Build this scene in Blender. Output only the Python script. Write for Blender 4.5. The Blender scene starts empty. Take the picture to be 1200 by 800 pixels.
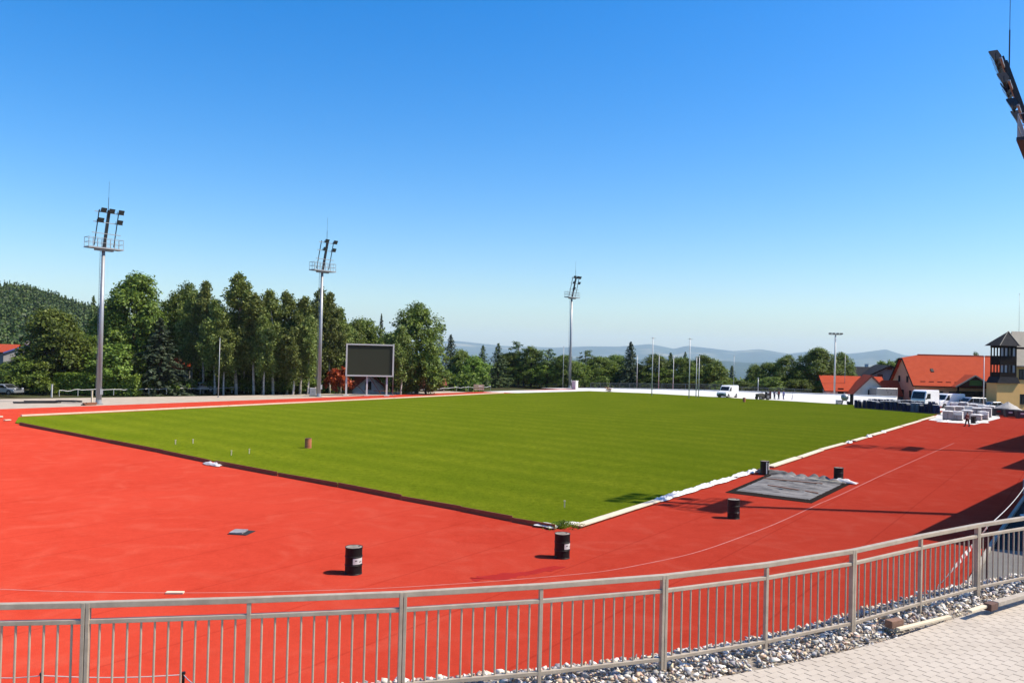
import bpy, bmesh, math, random
import numpy as np
from mathutils import Vector, Matrix, Quaternion

R = math.radians
scene = bpy.context.scene
COL = scene.collection

# ------------------------------------------------------------------ camera
EYE = Vector((0.0, 0.0, 7.5))
F = 930.0                                   # focal length in photo pixels (1200 wide)
ROLL, PITCH = R(1.4), R(0.86)
cam_data = bpy.data.cameras.new('camera')
cam = bpy.data.objects.new('camera', cam_data)
COL.objects.link(cam)
cam_data.sensor_width = 36.0
cam_data.lens = 36.0 * F / 1200.0
cam_data.clip_start = 0.1
cam_data.clip_end = 60000.0
CM = Matrix.Rotation(R(90) + PITCH, 4, 'X') @ Matrix.Rotation(ROLL, 4, 'Z')
CM.translation = EYE
cam.matrix_world = CM
scene.camera = cam

def ray(px, py):
    v = Vector(((px - 600) / F, (400 - py) / F, -1.0))
    return (CM.to_3x3() @ v)

def P(px, py, z=0.0):
    """where the photo's pixel meets the level z"""
    d = ray(px, py)
    t = (z - EYE.z) / d.z
    return EYE + d * t

def PD(px, py, dist):
    """the point seen at a pixel, at forward distance dist"""
    d = ray(px, py)
    return EYE + d * (dist / d.y)

def at(px, dist, z=0.0):
    """ground position in the column px at forward distance dist (column read near the horizon)"""
    hor = 400 + F * math.tan(PITCH) + (px - 600) * math.tan(ROLL)
    p = PD(px, hor, dist)
    return Vector((p.x, p.y, z))

def hgt(px, py, dist):
    return PD(px, py, dist).z

# ------------------------------------------------------------------ materials
def lin(r, g, b):
    f = lambda c: (c / 255 / 12.92) if c / 255 <= 0.04045 else ((c / 255 + 0.055) / 1.055) ** 2.4
    return (f(r), f(g), f(b))

def new_mat(name):
    m = bpy.data.materials.new(name)
    m.use_nodes = True
    nt = m.node_tree
    for n in list(nt.nodes):
        nt.nodes.remove(n)
    out = nt.nodes.new('ShaderNodeOutputMaterial')
    return m, nt, out

def N(nt, kind, **kw):
    n = nt.nodes.new(kind)
    for k, v in kw.items():
        if k in n.inputs:
            n.inputs[k].default_value = v
        else:
            setattr(n, k, v)
    return n

def L(nt, a, b):
    nt.links.new(a, b)

ALB = 0.60                                  # the photograph is exposed a little bright: darker colours, higher exposure
def mixc(nt, fac, a, b, blend='MIX'):
    n = nt.nodes.new('ShaderNodeMix')
    n.data_type = 'RGBA'
    n.blend_type = blend
    for sock, v in ((n.inputs[0], fac), (n.inputs[6], a), (n.inputs[7], b)):
        if hasattr(v, 'is_output'):
            nt.links.new(v, sock)
        elif isinstance(v, (int, float)):
            sock.default_value = v
        else:
            sock.default_value = (v[0] * ALB, v[1] * ALB, v[2] * ALB, 1)
    return n.outputs[2]

def ramp(nt, src, a, b):
    n = nt.nodes.new('ShaderNodeMapRange')
    n.inputs[1].default_value = a
    n.inputs[2].default_value = b
    nt.links.new(src, n.inputs[0])
    return n.outputs[0]

def pm(name, c1, c2=None, scale=6.0, rough=0.6, metal=0.0, bump=0.0, bscale=None, spec=0.5, coat=0.0, stretch=None, rot=0.0):
    """general weathered surface: two tones of the same colour through two noises, and a light bump"""
    m, nt, out = new_mat(name)
    bs = N(nt, 'ShaderNodeBsdfPrincipled', Roughness=rough, Metallic=metal)
    bs.inputs['Specular IOR Level'].default_value = spec
    bs.inputs['Coat Weight'].default_value = coat
    if c2 is None:
        c2 = tuple(x * 0.78 for x in c1)
    tc = N(nt, 'ShaderNodeTexCoord')
    src = tc.outputs['Object']
    if stretch:
        mr_ = N(nt, 'ShaderNodeMapping')
        mr_.inputs['Rotation'].default_value = (0, 0, -rot)
        L(nt, src, mr_.inputs[0])
        mp = N(nt, 'ShaderNodeMapping')
        mp.inputs['Scale'].default_value = stretch
        L(nt, mr_.outputs[0], mp.inputs[0])
        src = mp.outputs[0]
    n1 = N(nt, 'ShaderNodeTexNoise', Scale=scale, Detail=6.0, Roughness=0.65)
    L(nt, src, n1.inputs['Vector'])
    L(nt, mixc(nt, ramp(nt, n1.outputs[0], 0.3, 0.7), c1, c2), bs.inputs['Base Color'])
    rr = N(nt, 'ShaderNodeMapRange')
    rr.inputs[3].default_value = max(0.02, rough - 0.12)
    rr.inputs[4].default_value = min(1, rough + 0.12)
    L(nt, n1.outputs[0], rr.inputs[0])
    L(nt, rr.outputs[0], bs.inputs['Roughness'])
    if bump > 0:
        n2 = N(nt, 'ShaderNodeTexNoise', Scale=bscale or scale * 4, Detail=4.0)
        L(nt, src, n2.inputs['Vector'])
        b = N(nt, 'ShaderNodeBump', Strength=bump, Distance=0.02)
        L(nt, n2.outputs[0], b.inputs['Height'])
        L(nt, b.outputs[0], bs.inputs['Normal'])
    L(nt, bs.outputs[0], out.inputs[0])
    return m

def island_mat(name, cols, rough=0.8, noise=0.3, scale=30):
    """each loose piece takes its own colour from a list"""
    m, nt, out = new_mat(name)
    g = N(nt, 'ShaderNodeNewGeometry')
    cr = N(nt, 'ShaderNodeValToRGB')
    cr.color_ramp.interpolation = 'CONSTANT'
    el = cr.color_ramp.elements
    while len(el) < len(cols):
        el.new(0.5)
    for i, c in enumerate(cols):
        el[i].position = i / len(cols)
        el[i].color = (c[0] * ALB, c[1] * ALB, c[2] * ALB, 1)
    L(nt, g.outputs['Random Per Island'], cr.inputs[0])
    tc = N(nt, 'ShaderNodeTexCoord')
    n1 = N(nt, 'ShaderNodeTexNoise', Scale=scale, Detail=4.0)
    L(nt, tc.outputs['Object'], n1.inputs['Vector'])
    c = mixc(nt, noise, cr.outputs[0], n1.outputs[1], 'OVERLAY')
    bs = N(nt, 'ShaderNodeBsdfPrincipled', Roughness=rough)
    L(nt, c, bs.inputs['Base Color'])
    b = N(nt, 'ShaderNodeBump', Strength=0.4, Distance=0.01)
    L(nt, n1.outputs[0], b.inputs['Height'])
    L(nt, b.outputs[0], bs.inputs['Normal'])
    L(nt, bs.outputs[0], out.inputs[0])
    return m

def leaf_mat(name, cols, trans=0.32, rough=0.55):
    m, nt, out = new_mat(name)
    g = N(nt, 'ShaderNodeNewGeometry')
    cr = N(nt, 'ShaderNodeValToRGB')
    el = cr.color_ramp.elements
    while len(el) < len(cols):
        el.new(0.5)
    for i, c in enumerate(cols):
        el[i].position = i / (len(cols) - 1)
        el[i].color = (*c, 1)
    L(nt, g.outputs['Random Per Island'], cr.inputs[0])
    oi = N(nt, 'ShaderNodeObjectInfo')
    hs = N(nt, 'ShaderNodeHueSaturation')
    mr = N(nt, 'ShaderNodeMapRange')
    mr.inputs[3].default_value = 0.75
    mr.inputs[4].default_value = 1.25
    L(nt, oi.outputs['Random'], mr.inputs[0])
    L(nt, mr.outputs[0], hs.inputs['Value'])
    mh = N(nt, 'ShaderNodeMapRange')
    mh.inputs[3].default_value = 0.485
    mh.inputs[4].default_value = 0.51
    L(nt, oi.outputs['Random'], mh.inputs[0])
    L(nt, mh.outputs[0], hs.inputs['Hue'])
    L(nt, cr.outputs[0], hs.inputs['Color'])
    bs = N(nt, 'ShaderNodeBsdfPrincipled', Roughness=rough)
    bs.inputs['Specular IOR Level'].default_value = 0.3
    L(nt, hs.outputs[0], bs.inputs['Base Color'])
    tr = N(nt, 'ShaderNodeBsdfTranslucent')
    L(nt, hs.outputs[0], tr.inputs['Color'])
    mx = N(nt, 'ShaderNodeMixShader')
    mx.inputs[0].default_value = trans
    L(nt, bs.outputs[0], mx.inputs[1])
    L(nt, tr.outputs[0], mx.inputs[2])
    L(nt, mx.outputs[0], out.inputs[0])
    return m

# ------------------------------------------------------------------ mesh helpers
class MB:
    def __init__(self):
        self.bm = bmesh.new()
    def box(self, c, s, rz=0.0, bevel=0.0, M=None):
        r = bmesh.ops.create_cube(self.bm, size=1.0)
        vs = r['verts']
        T = Matrix.Translation(Vector(c)) @ (M.to_4x4() if M else Matrix.Rotation(rz, 4, 'Z')) @ Matrix.Diagonal((*s, 1))
        bmesh.ops.transform(self.bm, matrix=T, verts=vs)
        if bevel > 0:
            es = list({e for v in vs for e in v.link_edges})
            bmesh.ops.bevel(self.bm, geom=es, offset=bevel, segments=2, affect='EDGES', profile=0.5)
        return self
    def bar(self, p, q, w, h, up=(0, 0, 1)):
        """rectangular bar from p to q, w across and h along up"""
        p, q = Vector(p), Vector(q)
        d = q - p
        l = d.length
        d.normalize()
        u = Vector(up)
        if abs(d.dot(u)) > 0.99:
            u = Vector((0, 1, 0))
        s = d.cross(u).normalized()
        u = s.cross(d).normalized()
        M = Matrix((( d.x, s.x, u.x), (d.y, s.y, u.y), (d.z, s.z, u.z)))
        return self.box((p + q) / 2, (l, w, h), M=M)
    def tube(self, p, q, r1, r2=None, n=10, caps=True):
        p, q = Vector(p), Vector(q)
        d = q - p
        if r2 is None:
            r2 = r1
        rot = d.to_track_quat('Z', 'Y').to_matrix().to_4x4()
        T = Matrix.Translation((p + q) / 2) @ rot
        bmesh.ops.create_cone(self.bm, cap_ends=caps, segments=n, radius1=r1, radius2=max(r2, 1e-4), depth=d.length, matrix=T)
        return self
    def path(self, pts, radii, n=8, closed_ends=True):
        pts = [Vector(p) for p in pts]
        if not hasattr(radii, '__len__'):
            radii = [radii] * len(pts)
        rings = []
        for i, p in enumerate(pts):
            d = (pts[min(i + 1, len(pts) - 1)] - pts[max(i - 1, 0)]).normalized()
            u = Vector((0, 0, 1)) if abs(d.z) < 0.95 else Vector((1, 0, 0))
            s = d.cross(u).normalized()
            u = s.cross(d).normalized()
            rings.append([self.bm.verts.new(p + (s * math.cos(a) + u * math.sin(a)) * radii[i]) for a in [2 * math.pi * k / n for k in range(n)]])
        for a, b in zip(rings, rings[1:]):
            for k in range(n):
                self.bm.faces.new((a[k], a[(k + 1) % n], b[(k + 1) % n], b[k]))
        if closed_ends:
            self.bm.faces.new(rings[0][::-1])
            self.bm.faces.new(rings[-1])
        return self
    def lathe(self, prof, c=(0, 0, 0), n=24):
        c = Vector(c)
        rings = []
        for r, z in prof:
            rings.append([self.bm.verts.new(c + Vector((r * math.cos(a), r * math.sin(a), z))) for a in [2 * math.pi * k / n for k in range(n)]])
        for a, b in zip(rings, rings[1:]):
            for k in range(n):
                self.bm.faces.new((a[k], a[(k + 1) % n], b[(k + 1) % n], b[k]))
        self.bm.faces.new(rings[0][::-1])
        self.bm.faces.new(rings[-1])
        return self
    def prism(self, pts, vec):
        """polygon pts extruded by vec"""
        vec = Vector(vec)
        a = [self.bm.verts.new(Vector(p)) for p in pts]
        b = [self.bm.verts.new(Vector(p) + vec) for p in pts]
        self.bm.faces.new(a)
        self.bm.faces.new(b[::-1])
        k = len(pts)
        for i in range(k):
            self.bm.faces.new((a[i], b[i], b[(i + 1) % k], a[(i + 1) % k]))
        return self
    def poly(self, pts):
        self.bm.faces.new([self.bm.verts.new(Vector(p)) for p in pts])
        return self
    def build(self, name, mat, parent=None, smooth=False, bevel=0.0, sub=0, merge=False):
        bm = self.bm
        if merge:
            bmesh.ops.remove_doubles(bm, verts=bm.verts, dist=1e-4)
        bmesh.ops.recalc_face_normals(bm, faces=bm.faces)
        me = bpy.data.meshes.new(name)
        bm.to_mesh(me)
        bm.free()
        me.materials.append(mat)
        if smooth:
            for p in me.polygons:
                p.use_smooth = True
        o = bpy.data.objects.new(name, me)
        COL.objects.link(o)
        o.parent = parent
        if bevel > 0:
            b = o.modifiers.new('bevel', 'BEVEL')
            b.width = bevel
            b.segments = 2
            b.limit_method = 'ANGLE'
        if sub:
            s = o.modifiers.new('sub', 'SUBSURF')
            s.levels = s.render_levels = sub
        return o

def np_mesh(name, verts, faces, mat, parent=None, smooth=False):
    """verts (n,3), faces (m,k) arrays"""
    me = bpy.data.meshes.new(name)
    verts = np.asarray(verts, dtype=np.float32)
    faces = np.asarray(faces, dtype=np.int32)
    m, k = faces.shape
    me.vertices.add(len(verts))
    me.vertices.foreach_set('co', verts.ravel())
    me.loops.add(m * k)
    me.loops.foreach_set('vertex_index', faces.ravel())
    me.polygons.add(m)
    me.polygons.foreach_set('loop_start', np.arange(0, m * k, k, dtype=np.int32))
    me.polygons.foreach_set('loop_total', np.full(m, k, dtype=np.int32))
    if smooth:
        me.polygons.foreach_set('use_smooth', np.ones(m, dtype=bool))
    me.update(calc_edges=True)
    me.validate()
    me.materials.append(mat)
    o = bpy.data.objects.new(name, me)
    COL.objects.link(o)
    o.parent = parent
    return o

def tag(o, label=None, cat=None, group=None, kind=None):
    if label: o['label'] = label
    if cat: o['category'] = cat
    if group: o['group'] = group
    if kind: o['kind'] = kind
    return o

def thing(name, label, cat, loc=(0, 0, 0), rz=0.0, group=None):
    o = bpy.data.objects.new(name, None)
    o.empty_display_size = 0.2
    COL.objects.link(o)
    o.location = loc
    o.rotation_euler = (0, 0, rz)
    return tag(o, label, cat, group)

def dup(o, loc, rz=0.0, label=None, group=None, scale=None):
    def rec(src, parent):
        c = src.copy()
        COL.objects.link(c)
        c.parent = parent
        for ch in src.children:
            rec(ch, c)
        return c
    c = rec(o, None)
    c.location = loc
    c.rotation_euler = (0, 0, rz)
    if scale is not None:
        c.scale = scale
    return tag(c, label, None, group)

def sheet(name, pts, z, mat):
    mb = MB()
    mb.poly([(p[0], p[1], z) for p in pts])
    o = mb.build(name, mat)
    if o.data.polygons[0].normal.z < 0:
        o.data.flip_normals()
    return tag(o, kind='structure')

def cat_rom(pts, step=10):
    pts = [Vector(p) for p in pts]
    out = []
    for i in range(len(pts) - 1):
        p0, p1, p2, p3 = pts[max(i - 1, 0)], pts[i], pts[i + 1], pts[min(i + 2, len(pts) - 1)]
        for k in range(step):
            t = k / step
            out.append(0.5 * ((2 * p1) + (p2 - p0) * t + (2 * p0 - 5 * p1 + 4 * p2 - p3) * t * t + (3 * p1 - p0 - 3 * p2 + p3) * t ** 3))
    out.append(pts[-1])
    return out

# ------------------------------------------------------------------ light and sky
SUN_EL = R(51.0)
sd = Vector((1.0, -0.066, 0)).normalized()
SUN = Vector((sd.x * math.cos(SUN_EL), sd.y * math.cos(SUN_EL), math.sin(SUN_EL)))
w = bpy.data.worlds.new('World')
scene.world = w
w.use_nodes = True
nt = w.node_tree
bg = nt.nodes['Background']
sky = nt.nodes.new('ShaderNodeTexSky')
sky.sky_type = 'NISHITA'
sky.sun_disc = False
sky.sun_elevation = SUN_EL
sky.sun_rotation = math.atan2(SUN.x, SUN.y)
sky.altitude = 600
sky.air_density = 1.3
sky.dust_density = 1.7
sky.ozone_density = 6.0
hs = nt.nodes.new('ShaderNodeHueSaturation')
hs.inputs['Saturation'].default_value = 1.42
hs.inputs['Value'].default_value = 1.0
hs.inputs['Hue'].default_value = 0.506
nt.links.new(sky.outputs[0], hs.inputs['Color'])
nt.links.new(hs.outputs[0], bg.inputs[0])
bg.inputs[1].default_value = 0.125
sl = bpy.data.lights.new('sun', 'SUN')
sl.energy = 5.0
sl.angle = R(0.5)
sl.color = (1.0, 0.915, 0.775)
so = bpy.data.objects.new('sun', sl)
COL.objects.link(so)
so.rotation_euler = SUN.to_track_quat('Z', 'Y').to_euler()
scene.view_settings.view_transform = 'Standard'
scene.view_settings.look = 'None'
scene.view_settings.exposure = 0.65
scene.view_settings.gamma = 1.0
scene.cycles.use_denoising = True
scene.cycles.max_bounces = 6
scene.cycles.diffuse_bounces = 3
scene.cycles.transparent_max_bounces = 6
scene.cycles.volume_bounces = 3
scene.cycles.sample_clamp_indirect = 6.0

# ================================================================== SETTING
# ---- terrain: one polar sheet round the camera, cut in rings (near ground, hills, mountains)
def table(xs, ys):
    return lambda v: float(np.interp(v, xs, ys))
far_e = table([-900, -400, 0, 300, 500, 535, 560, 590, 650, 690, 725, 762, 790, 805, 830, 860, 890, 925, 950, 985, 1010, 1038, 1060, 1100, 1300, 1700],
              [22, 20, 16, 12, 11, 13, 11, 8.5, 8.0, 10.5, 11, 15, 10, 14, 11.5, 8.6, 12, 7.5, 11.2, 8.2, 11, 15.5, 9.0, 8, 12, 16])
mid_e = table([-400, 0, 500, 620, 700, 780, 850, 875, 920, 1000, 1100, 1400], [0, -2, -5, -3, -6, -4, -3, -5, -4, -7, -4, -2])
hill_e = table([-900, -500, -300, -100, 0, 25, 50, 75, 100, 130, 180, 260, 400, 600], [60, 84, 84, 68, 56, 56, 50, 43, 37, 27, 14, 0, -22, -40])

def sm(a, b, x):
    t = min(1, max(0, (x - a) / (b - a)))
    return t * t * (3 - 2 * t)

rngT = np.random.default_rng(5)
_ph = rngT.uniform(0, 6.28, 40)
def wob(x, y):
    s = 0
    for i in range(8):
        f = 0.0006 * 1.7 ** i
        s += math.sin(x * f + _ph[i] + 1.3 * math.sin(y * f * 0.8 + _ph[i + 8])) * math.cos(y * f * 1.1 + _ph[i + 16]) / 1.5 ** i
    return s

def ground_z(x, y):
    r = math.hypot(x, y)
    az = math.atan2(x, y)
    fr = math.cos(az)
    if fr > 0.15:
        px = 600 + F * math.tan(az)
    else:
        px = 9999 if az > 0 else -9999
    d = max(r * fr, 1)
    base = -0.32 - 88 * sm(230, 1500, r) - 60 * sm(1500, 3500, r)
    base += 5 * wob(x * 3, y * 3) * sm(500, 2000, r)
    dd = r * max(fr, 0.3)
    # wooded hill at the left
    if px < 600:
        crest = 7.5 + hill_e(px) / F * 760 * max(fr, 0.3)
        k = sm(240, 760, r) * (1 - sm(1000, 1700, r))
        hz = crest + 1.5 * wob(x * 8, y * 8)
        base = base * (1 - k) + max(base, hz) * k
    # nearer ridge, 5 km
    c2 = 7.5 + mid_e(px) / F * 9000 * max(fr, 0.3)
    k = sm(6500, 9000, r) * (1 - 0.8 * sm(9000, 11500, r))
    base = base * (1 - k) + (c2 + 10 * wob(x, y)) * k
    # far ridge, 9 km
    c3 = 7.5 + far_e(px) / F * 17000 * max(fr, 0.3)
    k = sm(12000, 17000, r) * (1 - 0.5 * sm(17000, 21000, r))
    v = (c3 - 100 * (1 - k) + 30 * wob(x * .8, y * .8) * (1 - sm(15500, 17000, r) * (1 - sm(17000, 17800, r))))
    base = base * (1 - k) + v * k
    return base

azs = list(np.arange(-48, 48.01, 0.25)) + list(np.arange(52, 312, 5.0))
def ring_sheet(name, rads, mat):
    vs, fs = [], []
    n = len(azs)
    for r in rads:
        for a in azs:
            x, y = r * math.sin(R(a)), r * math.cos(R(a))
            vs.append((x, y, ground_z(x, y)))
    for i in range(len(rads) - 1):
        for j in range(n):
            k = (j + 1) % n
            fs.append((i * n + j, i * n + k, (i + 1) * n + k, (i + 1) * n + j))
    o = np_mesh(name, vs, np.array(fs)[:, ::-1], mat, smooth=True)
    return tag(o, kind='structure')

def land_mat(name, a, b, c, s1, s2):
    m, nt, out = new_mat(name)
    tc = N(nt, 'ShaderNodeTexCoord')
    n1 = N(nt, 'ShaderNodeTexNoise', Scale=s1, Detail=8.0, Roughness=0.6)
    n2 = N(nt, 'ShaderNodeTexNoise', Scale=s2, Detail=5.0)
    for n in (n1, n2):
        L(nt, tc.outputs['Object'], n.inputs['Vector'])
    k = mixc(nt, ramp(nt, n1.outputs[0], 0.42, 0.56), a, b)
    k = mixc(nt, ramp(nt, n2.outputs[0], 0.55, 0.66), k, c)
    bs = N(nt, 'ShaderNodeBsdfDiffuse')
    L(nt, k, bs.inputs[0])
    L(nt, bs.outputs[0], out.inputs[0])
    return m

m_land = land_mat('meadow', (0.07, 0.09, 0.03), (0.10, 0.09, 0.05), (0.05, 0.07, 0.02), 0.06, 0.02)
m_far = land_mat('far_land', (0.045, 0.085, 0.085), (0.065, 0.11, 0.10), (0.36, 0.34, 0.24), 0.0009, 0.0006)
near = [1] + list(np.geomspace(20, 3000, 46))
ring_sheet('terrain', near, m_land)
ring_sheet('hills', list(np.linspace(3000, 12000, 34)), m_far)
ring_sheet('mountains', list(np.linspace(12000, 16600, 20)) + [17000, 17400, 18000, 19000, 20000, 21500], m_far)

# ---- pitch corners and the running track
cN, cL, cF, cR = P(658, 620), P(18, 495.8), P(690, 458.4), P(1103, 484)
cT, cM = P(22, 489.2), P(590, 461.2)
far_side = [P(1100, 481), P(1005, 475.0), P(930, 470.4), P(845, 465.8), P(760, 461.0)]
dirA = (cL - cN).normalized()                # along the near-left edge
dirB = (cR - cN).normalized()                # along the near-right edge

def track_mat():
    m, nt, out = new_mat('red_rubber_track')
    tc = N(nt, 'ShaderNodeTexCoord')
    src = tc.outputs['Object']
    n1 = N(nt, 'ShaderNodeTexNoise', Scale=0.16, Detail=5.0, Roughness=0.6, Distortion=0.6)
    n2 = N(nt, 'ShaderNodeTexNoise', Scale=1.6, Detail=6.0, Roughness=0.7)
    n3 = N(nt, 'ShaderNodeTexNoise', Scale=60.0, Detail=3.0)
    n4 = N(nt, 'ShaderNodeTexNoise', Scale=0.45, Detail=3.0, Distortion=1.5)
    for n in (n1, n2, n3, n4):
        L(nt, src, n.inputs['Vector'])
    c = mixc(nt, ramp(nt, n1.outputs[0], 0.35, 0.65), (0.590, 0.054, 0.028), (0.690, 0.074, 0.040))
    c = mixc(nt, ramp(nt, n2.outputs[0], 0.3, 0.75), c, (0.720, 0.080, 0.044))
    c = mixc(nt, ramp(nt, n4.outputs[0], 0.50, 1.0), c, (0.73, 0.125, 0.075))
    sp = N(nt, 'ShaderNodeMapRange')
    sp.inputs[1].default_value = 0.3; sp.inputs[2].default_value = 0.7
    sp.inputs[3].default_value = 0.72; sp.inputs[4].default_value = 1.26
    L(nt, n3.outputs[0], sp.inputs[0])
    c = mixc(nt, 1.0, c, sp.outputs[0], 'MULTIPLY')
    n5 = N(nt, 'ShaderNodeTexNoise', Scale=8.0, Detail=3.0, Roughness=0.8)
    L(nt, src, n5.inputs['Vector'])
    s5 = N(nt, 'ShaderNodeMapRange')
    s5.inputs[1].default_value = 0.3; s5.inputs[2].default_value = 0.7; s5.inputs[3].default_value = 0.92; s5.inputs[4].default_value = 1.07
    L(nt, n5.outputs[0], s5.inputs[0])
    c = mixc(nt, 1.0, c, s5.outputs[0], 'MULTIPLY')
    # seams where the laid bands of rubber meet, parallel to the pitch
    mp = N(nt, 'ShaderNodeMapping')
    mp.inputs['Rotation'].default_value = (0, 0, -math.atan2(dirB.y, dirB.x))
    L(nt, src, mp.inputs[0])
    sx = N(nt, 'ShaderNodeSeparateXYZ')
    L(nt, mp.outputs[0], sx.inputs[0])
    fr = N(nt, 'ShaderNodeMath', operation='PINGPONG')
    fr.inputs[1].default_value = 1.85
    L(nt, sx.outputs[1], fr.inputs[0])
    seam = N(nt, 'ShaderNodeMath', operation='LESS_THAN')
    seam.inputs[1].default_value = 0.035
    L(nt, fr.outputs[0], seam.inputs[0])
    sf = N(nt, 'ShaderNodeMath', operation='MULTIPLY')
    sf.inputs[1].default_value = 0.30
    L(nt, seam.outputs[0], sf.inputs[0])
    c = mixc(nt, sf.outputs[0], c, (0.34, 0.022, 0.014))
    bs = N(nt, 'ShaderNodeBsdfDiffuse', Roughness=1.0)
    L(nt, c, bs.inputs[0])
    b = N(nt, 'ShaderNodeBump', Strength=0.5, Distance=0.006)
    L(nt, n3.outputs[0], b.inputs['Height'])
    L(nt, b.outputs[0], bs.inputs['Normal'])
    L(nt, bs.outputs[0], out.inputs[0])
    return m
m_track = track_mat()

# fence line in plan: (lateral, forward, height of the top rail)
FENCE = [(-8.75, 7.45, 4.95), (-7.2, 7.50, 4.95), (-5.66, 7.66, 4.95), (-4.14, 7.88, 4.95), (-2.62, 8.15, 4.95), (-1.09, 8.47, 4.95), (0.39, 8.88, 4.95), (1.86, 9.38, 4.95),
         (3.27, 10.02, 4.955), (4.66, 10.72, 4.985), (5.98, 11.52, 5.03), (7.30, 12.36, 5.04), (8.70, 13.05, 5.08), (10.10, 13.65, 5.10), (11.45, 14.40, 5.12), (12.78, 15.20, 5.14), (14.08, 16.05, 5.16), (15.35, 16.95, 5.18)]
fc = [Vector(p) for p in FENCE]
ext = [Vector((-13, 7.3, 4.95))] + fc + [Vector((19.0, 20.0, 5.25)), Vector((27, 27, 5.3))]
fcs = cat_rom(ext, 8)
def offs(dist, dz=0.0):
    out = []
    for i, p in enumerate(fcs):
        t = fcs[min(i + 1, len(fcs) - 1)] - fcs[max(i - 1, 0)]
        nrm = Vector((-t.y, t.x, 0)).normalized()
        q = p + nrm * dist
        q.z = p.z - 1.10 + dz
        out.append(q)
    return out

t0, t1 = P(0, 479.3), P(550, 459.4)
tl = (t1 - t0)
tr_left = [t0 - tl * 0.75, t0, t1, t1 + tl * 0.42]
kerb_line = [P(1118, 722), P(1135, 688), P(1160, 642), P(1198, 587)]
kd = (kerb_line[-1] - kerb_line[-2]).normalized()
kerb_line.append(kerb_line[-1] + kd * 75)
bank_low = [p for p in offs(3.3) if p.x < 9.5]
track_pts = [Vector((-95, 40, 0)), Vector((-40, 8.5, 0))] + [Vector((p.x, p.y, 0)) for p in bank_low] + [Vector((p.x, p.y, 0)) for p in kerb_line] + [tr_left[3] + Vector((70, -5, 0)), tr_left[3], tr_left[2], tr_left[1], tr_left[0]]
sheet('running_track', track_pts, 0.0, m_track)

# sandy strip on the far left, concrete apron on the right, car park, white fleece strips
m_sand = pm('sandy_gravel', (0.72, 0.60, 0.46), (0.50, 0.40, 0.30), scale=0.9, rough=0.95, bump=0.6, bscale=9)
oL = Vector((-0.8, 0.6, 0))
sheet('sandy_ground', [tr_left[0], tr_left[1], tr_left[2], tr_left[2] + oL * 5, tr_left[1].lerp(tr_left[2], .5) + oL * 10, tr_left[1] + oL * 19, tr_left[0] + oL * 22], -0.03, m_sand)
m_conc = pm('grey_concrete', (0.21, 0.195, 0.175), (0.16, 0.15, 0.135), scale=1.4, rough=0.9, bump=0.2)
aps = [Vector((p.x, p.y, 0)) for p in kerb_line]
sheet('concrete_apron', aps + [aps[-1] + Vector((40, -25, 0)), Vector((60, 40, 0)), Vector((32, 30, 0)), Vector((11, 17, 0))], -0.012, m_conc)
sheet('apron_shade_sheet', [aps[2]] + aps[3:] + [aps[-1] + Vector((40, -25, 0)), aps[2] + Vector((30, -10, 0))], -0.006, pm('painted_apron_shade', (0.060, 0.055, 0.055), (0.045, 0.042, 0.042), scale=1.4, rough=0.95, bump=0.3, spec=0.05))  # dark sheet over the apron: grandstand shade put into its colour
m_asph = pm('asphalt', (0.075, 0.073, 0.07), (0.055, 0.054, 0.053), scale=1.2, rough=0.92, bump=0.3)
sheet('car_park', [at(985, 150), at(1300, 112), at(1500, 190), at(1300, 230), at(930, 200)], -0.05, m_asph)
m_fleece = pm('white_fleece', (0.96, 0.93, 0.87), (0.66, 0.62, 0.56), scale=0.5, rough=0.9, bump=0.35, bscale=3)

mk = MB()
for a, b in zip(kerb_line[:-1], kerb_line[1:]):
    n = max(1, int((b - a).length / 1.0))
    for i in range(n):
        p, q = a.lerp(b, i / n), a.lerp(b, (i + 0.985) / n)
        mk.bar((p.x, p.y, 0.06), (q.x, q.y, 0.06), 0.14, 0.13)
m_kerb = pm('cream_kerb', (0.55, 0.50, 0.43), (0.42, 0.37, 0.30), scale=5, rough=0.9, bump=0.3)
tag(mk.build('kerb', m_kerb), kind='structure')

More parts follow.
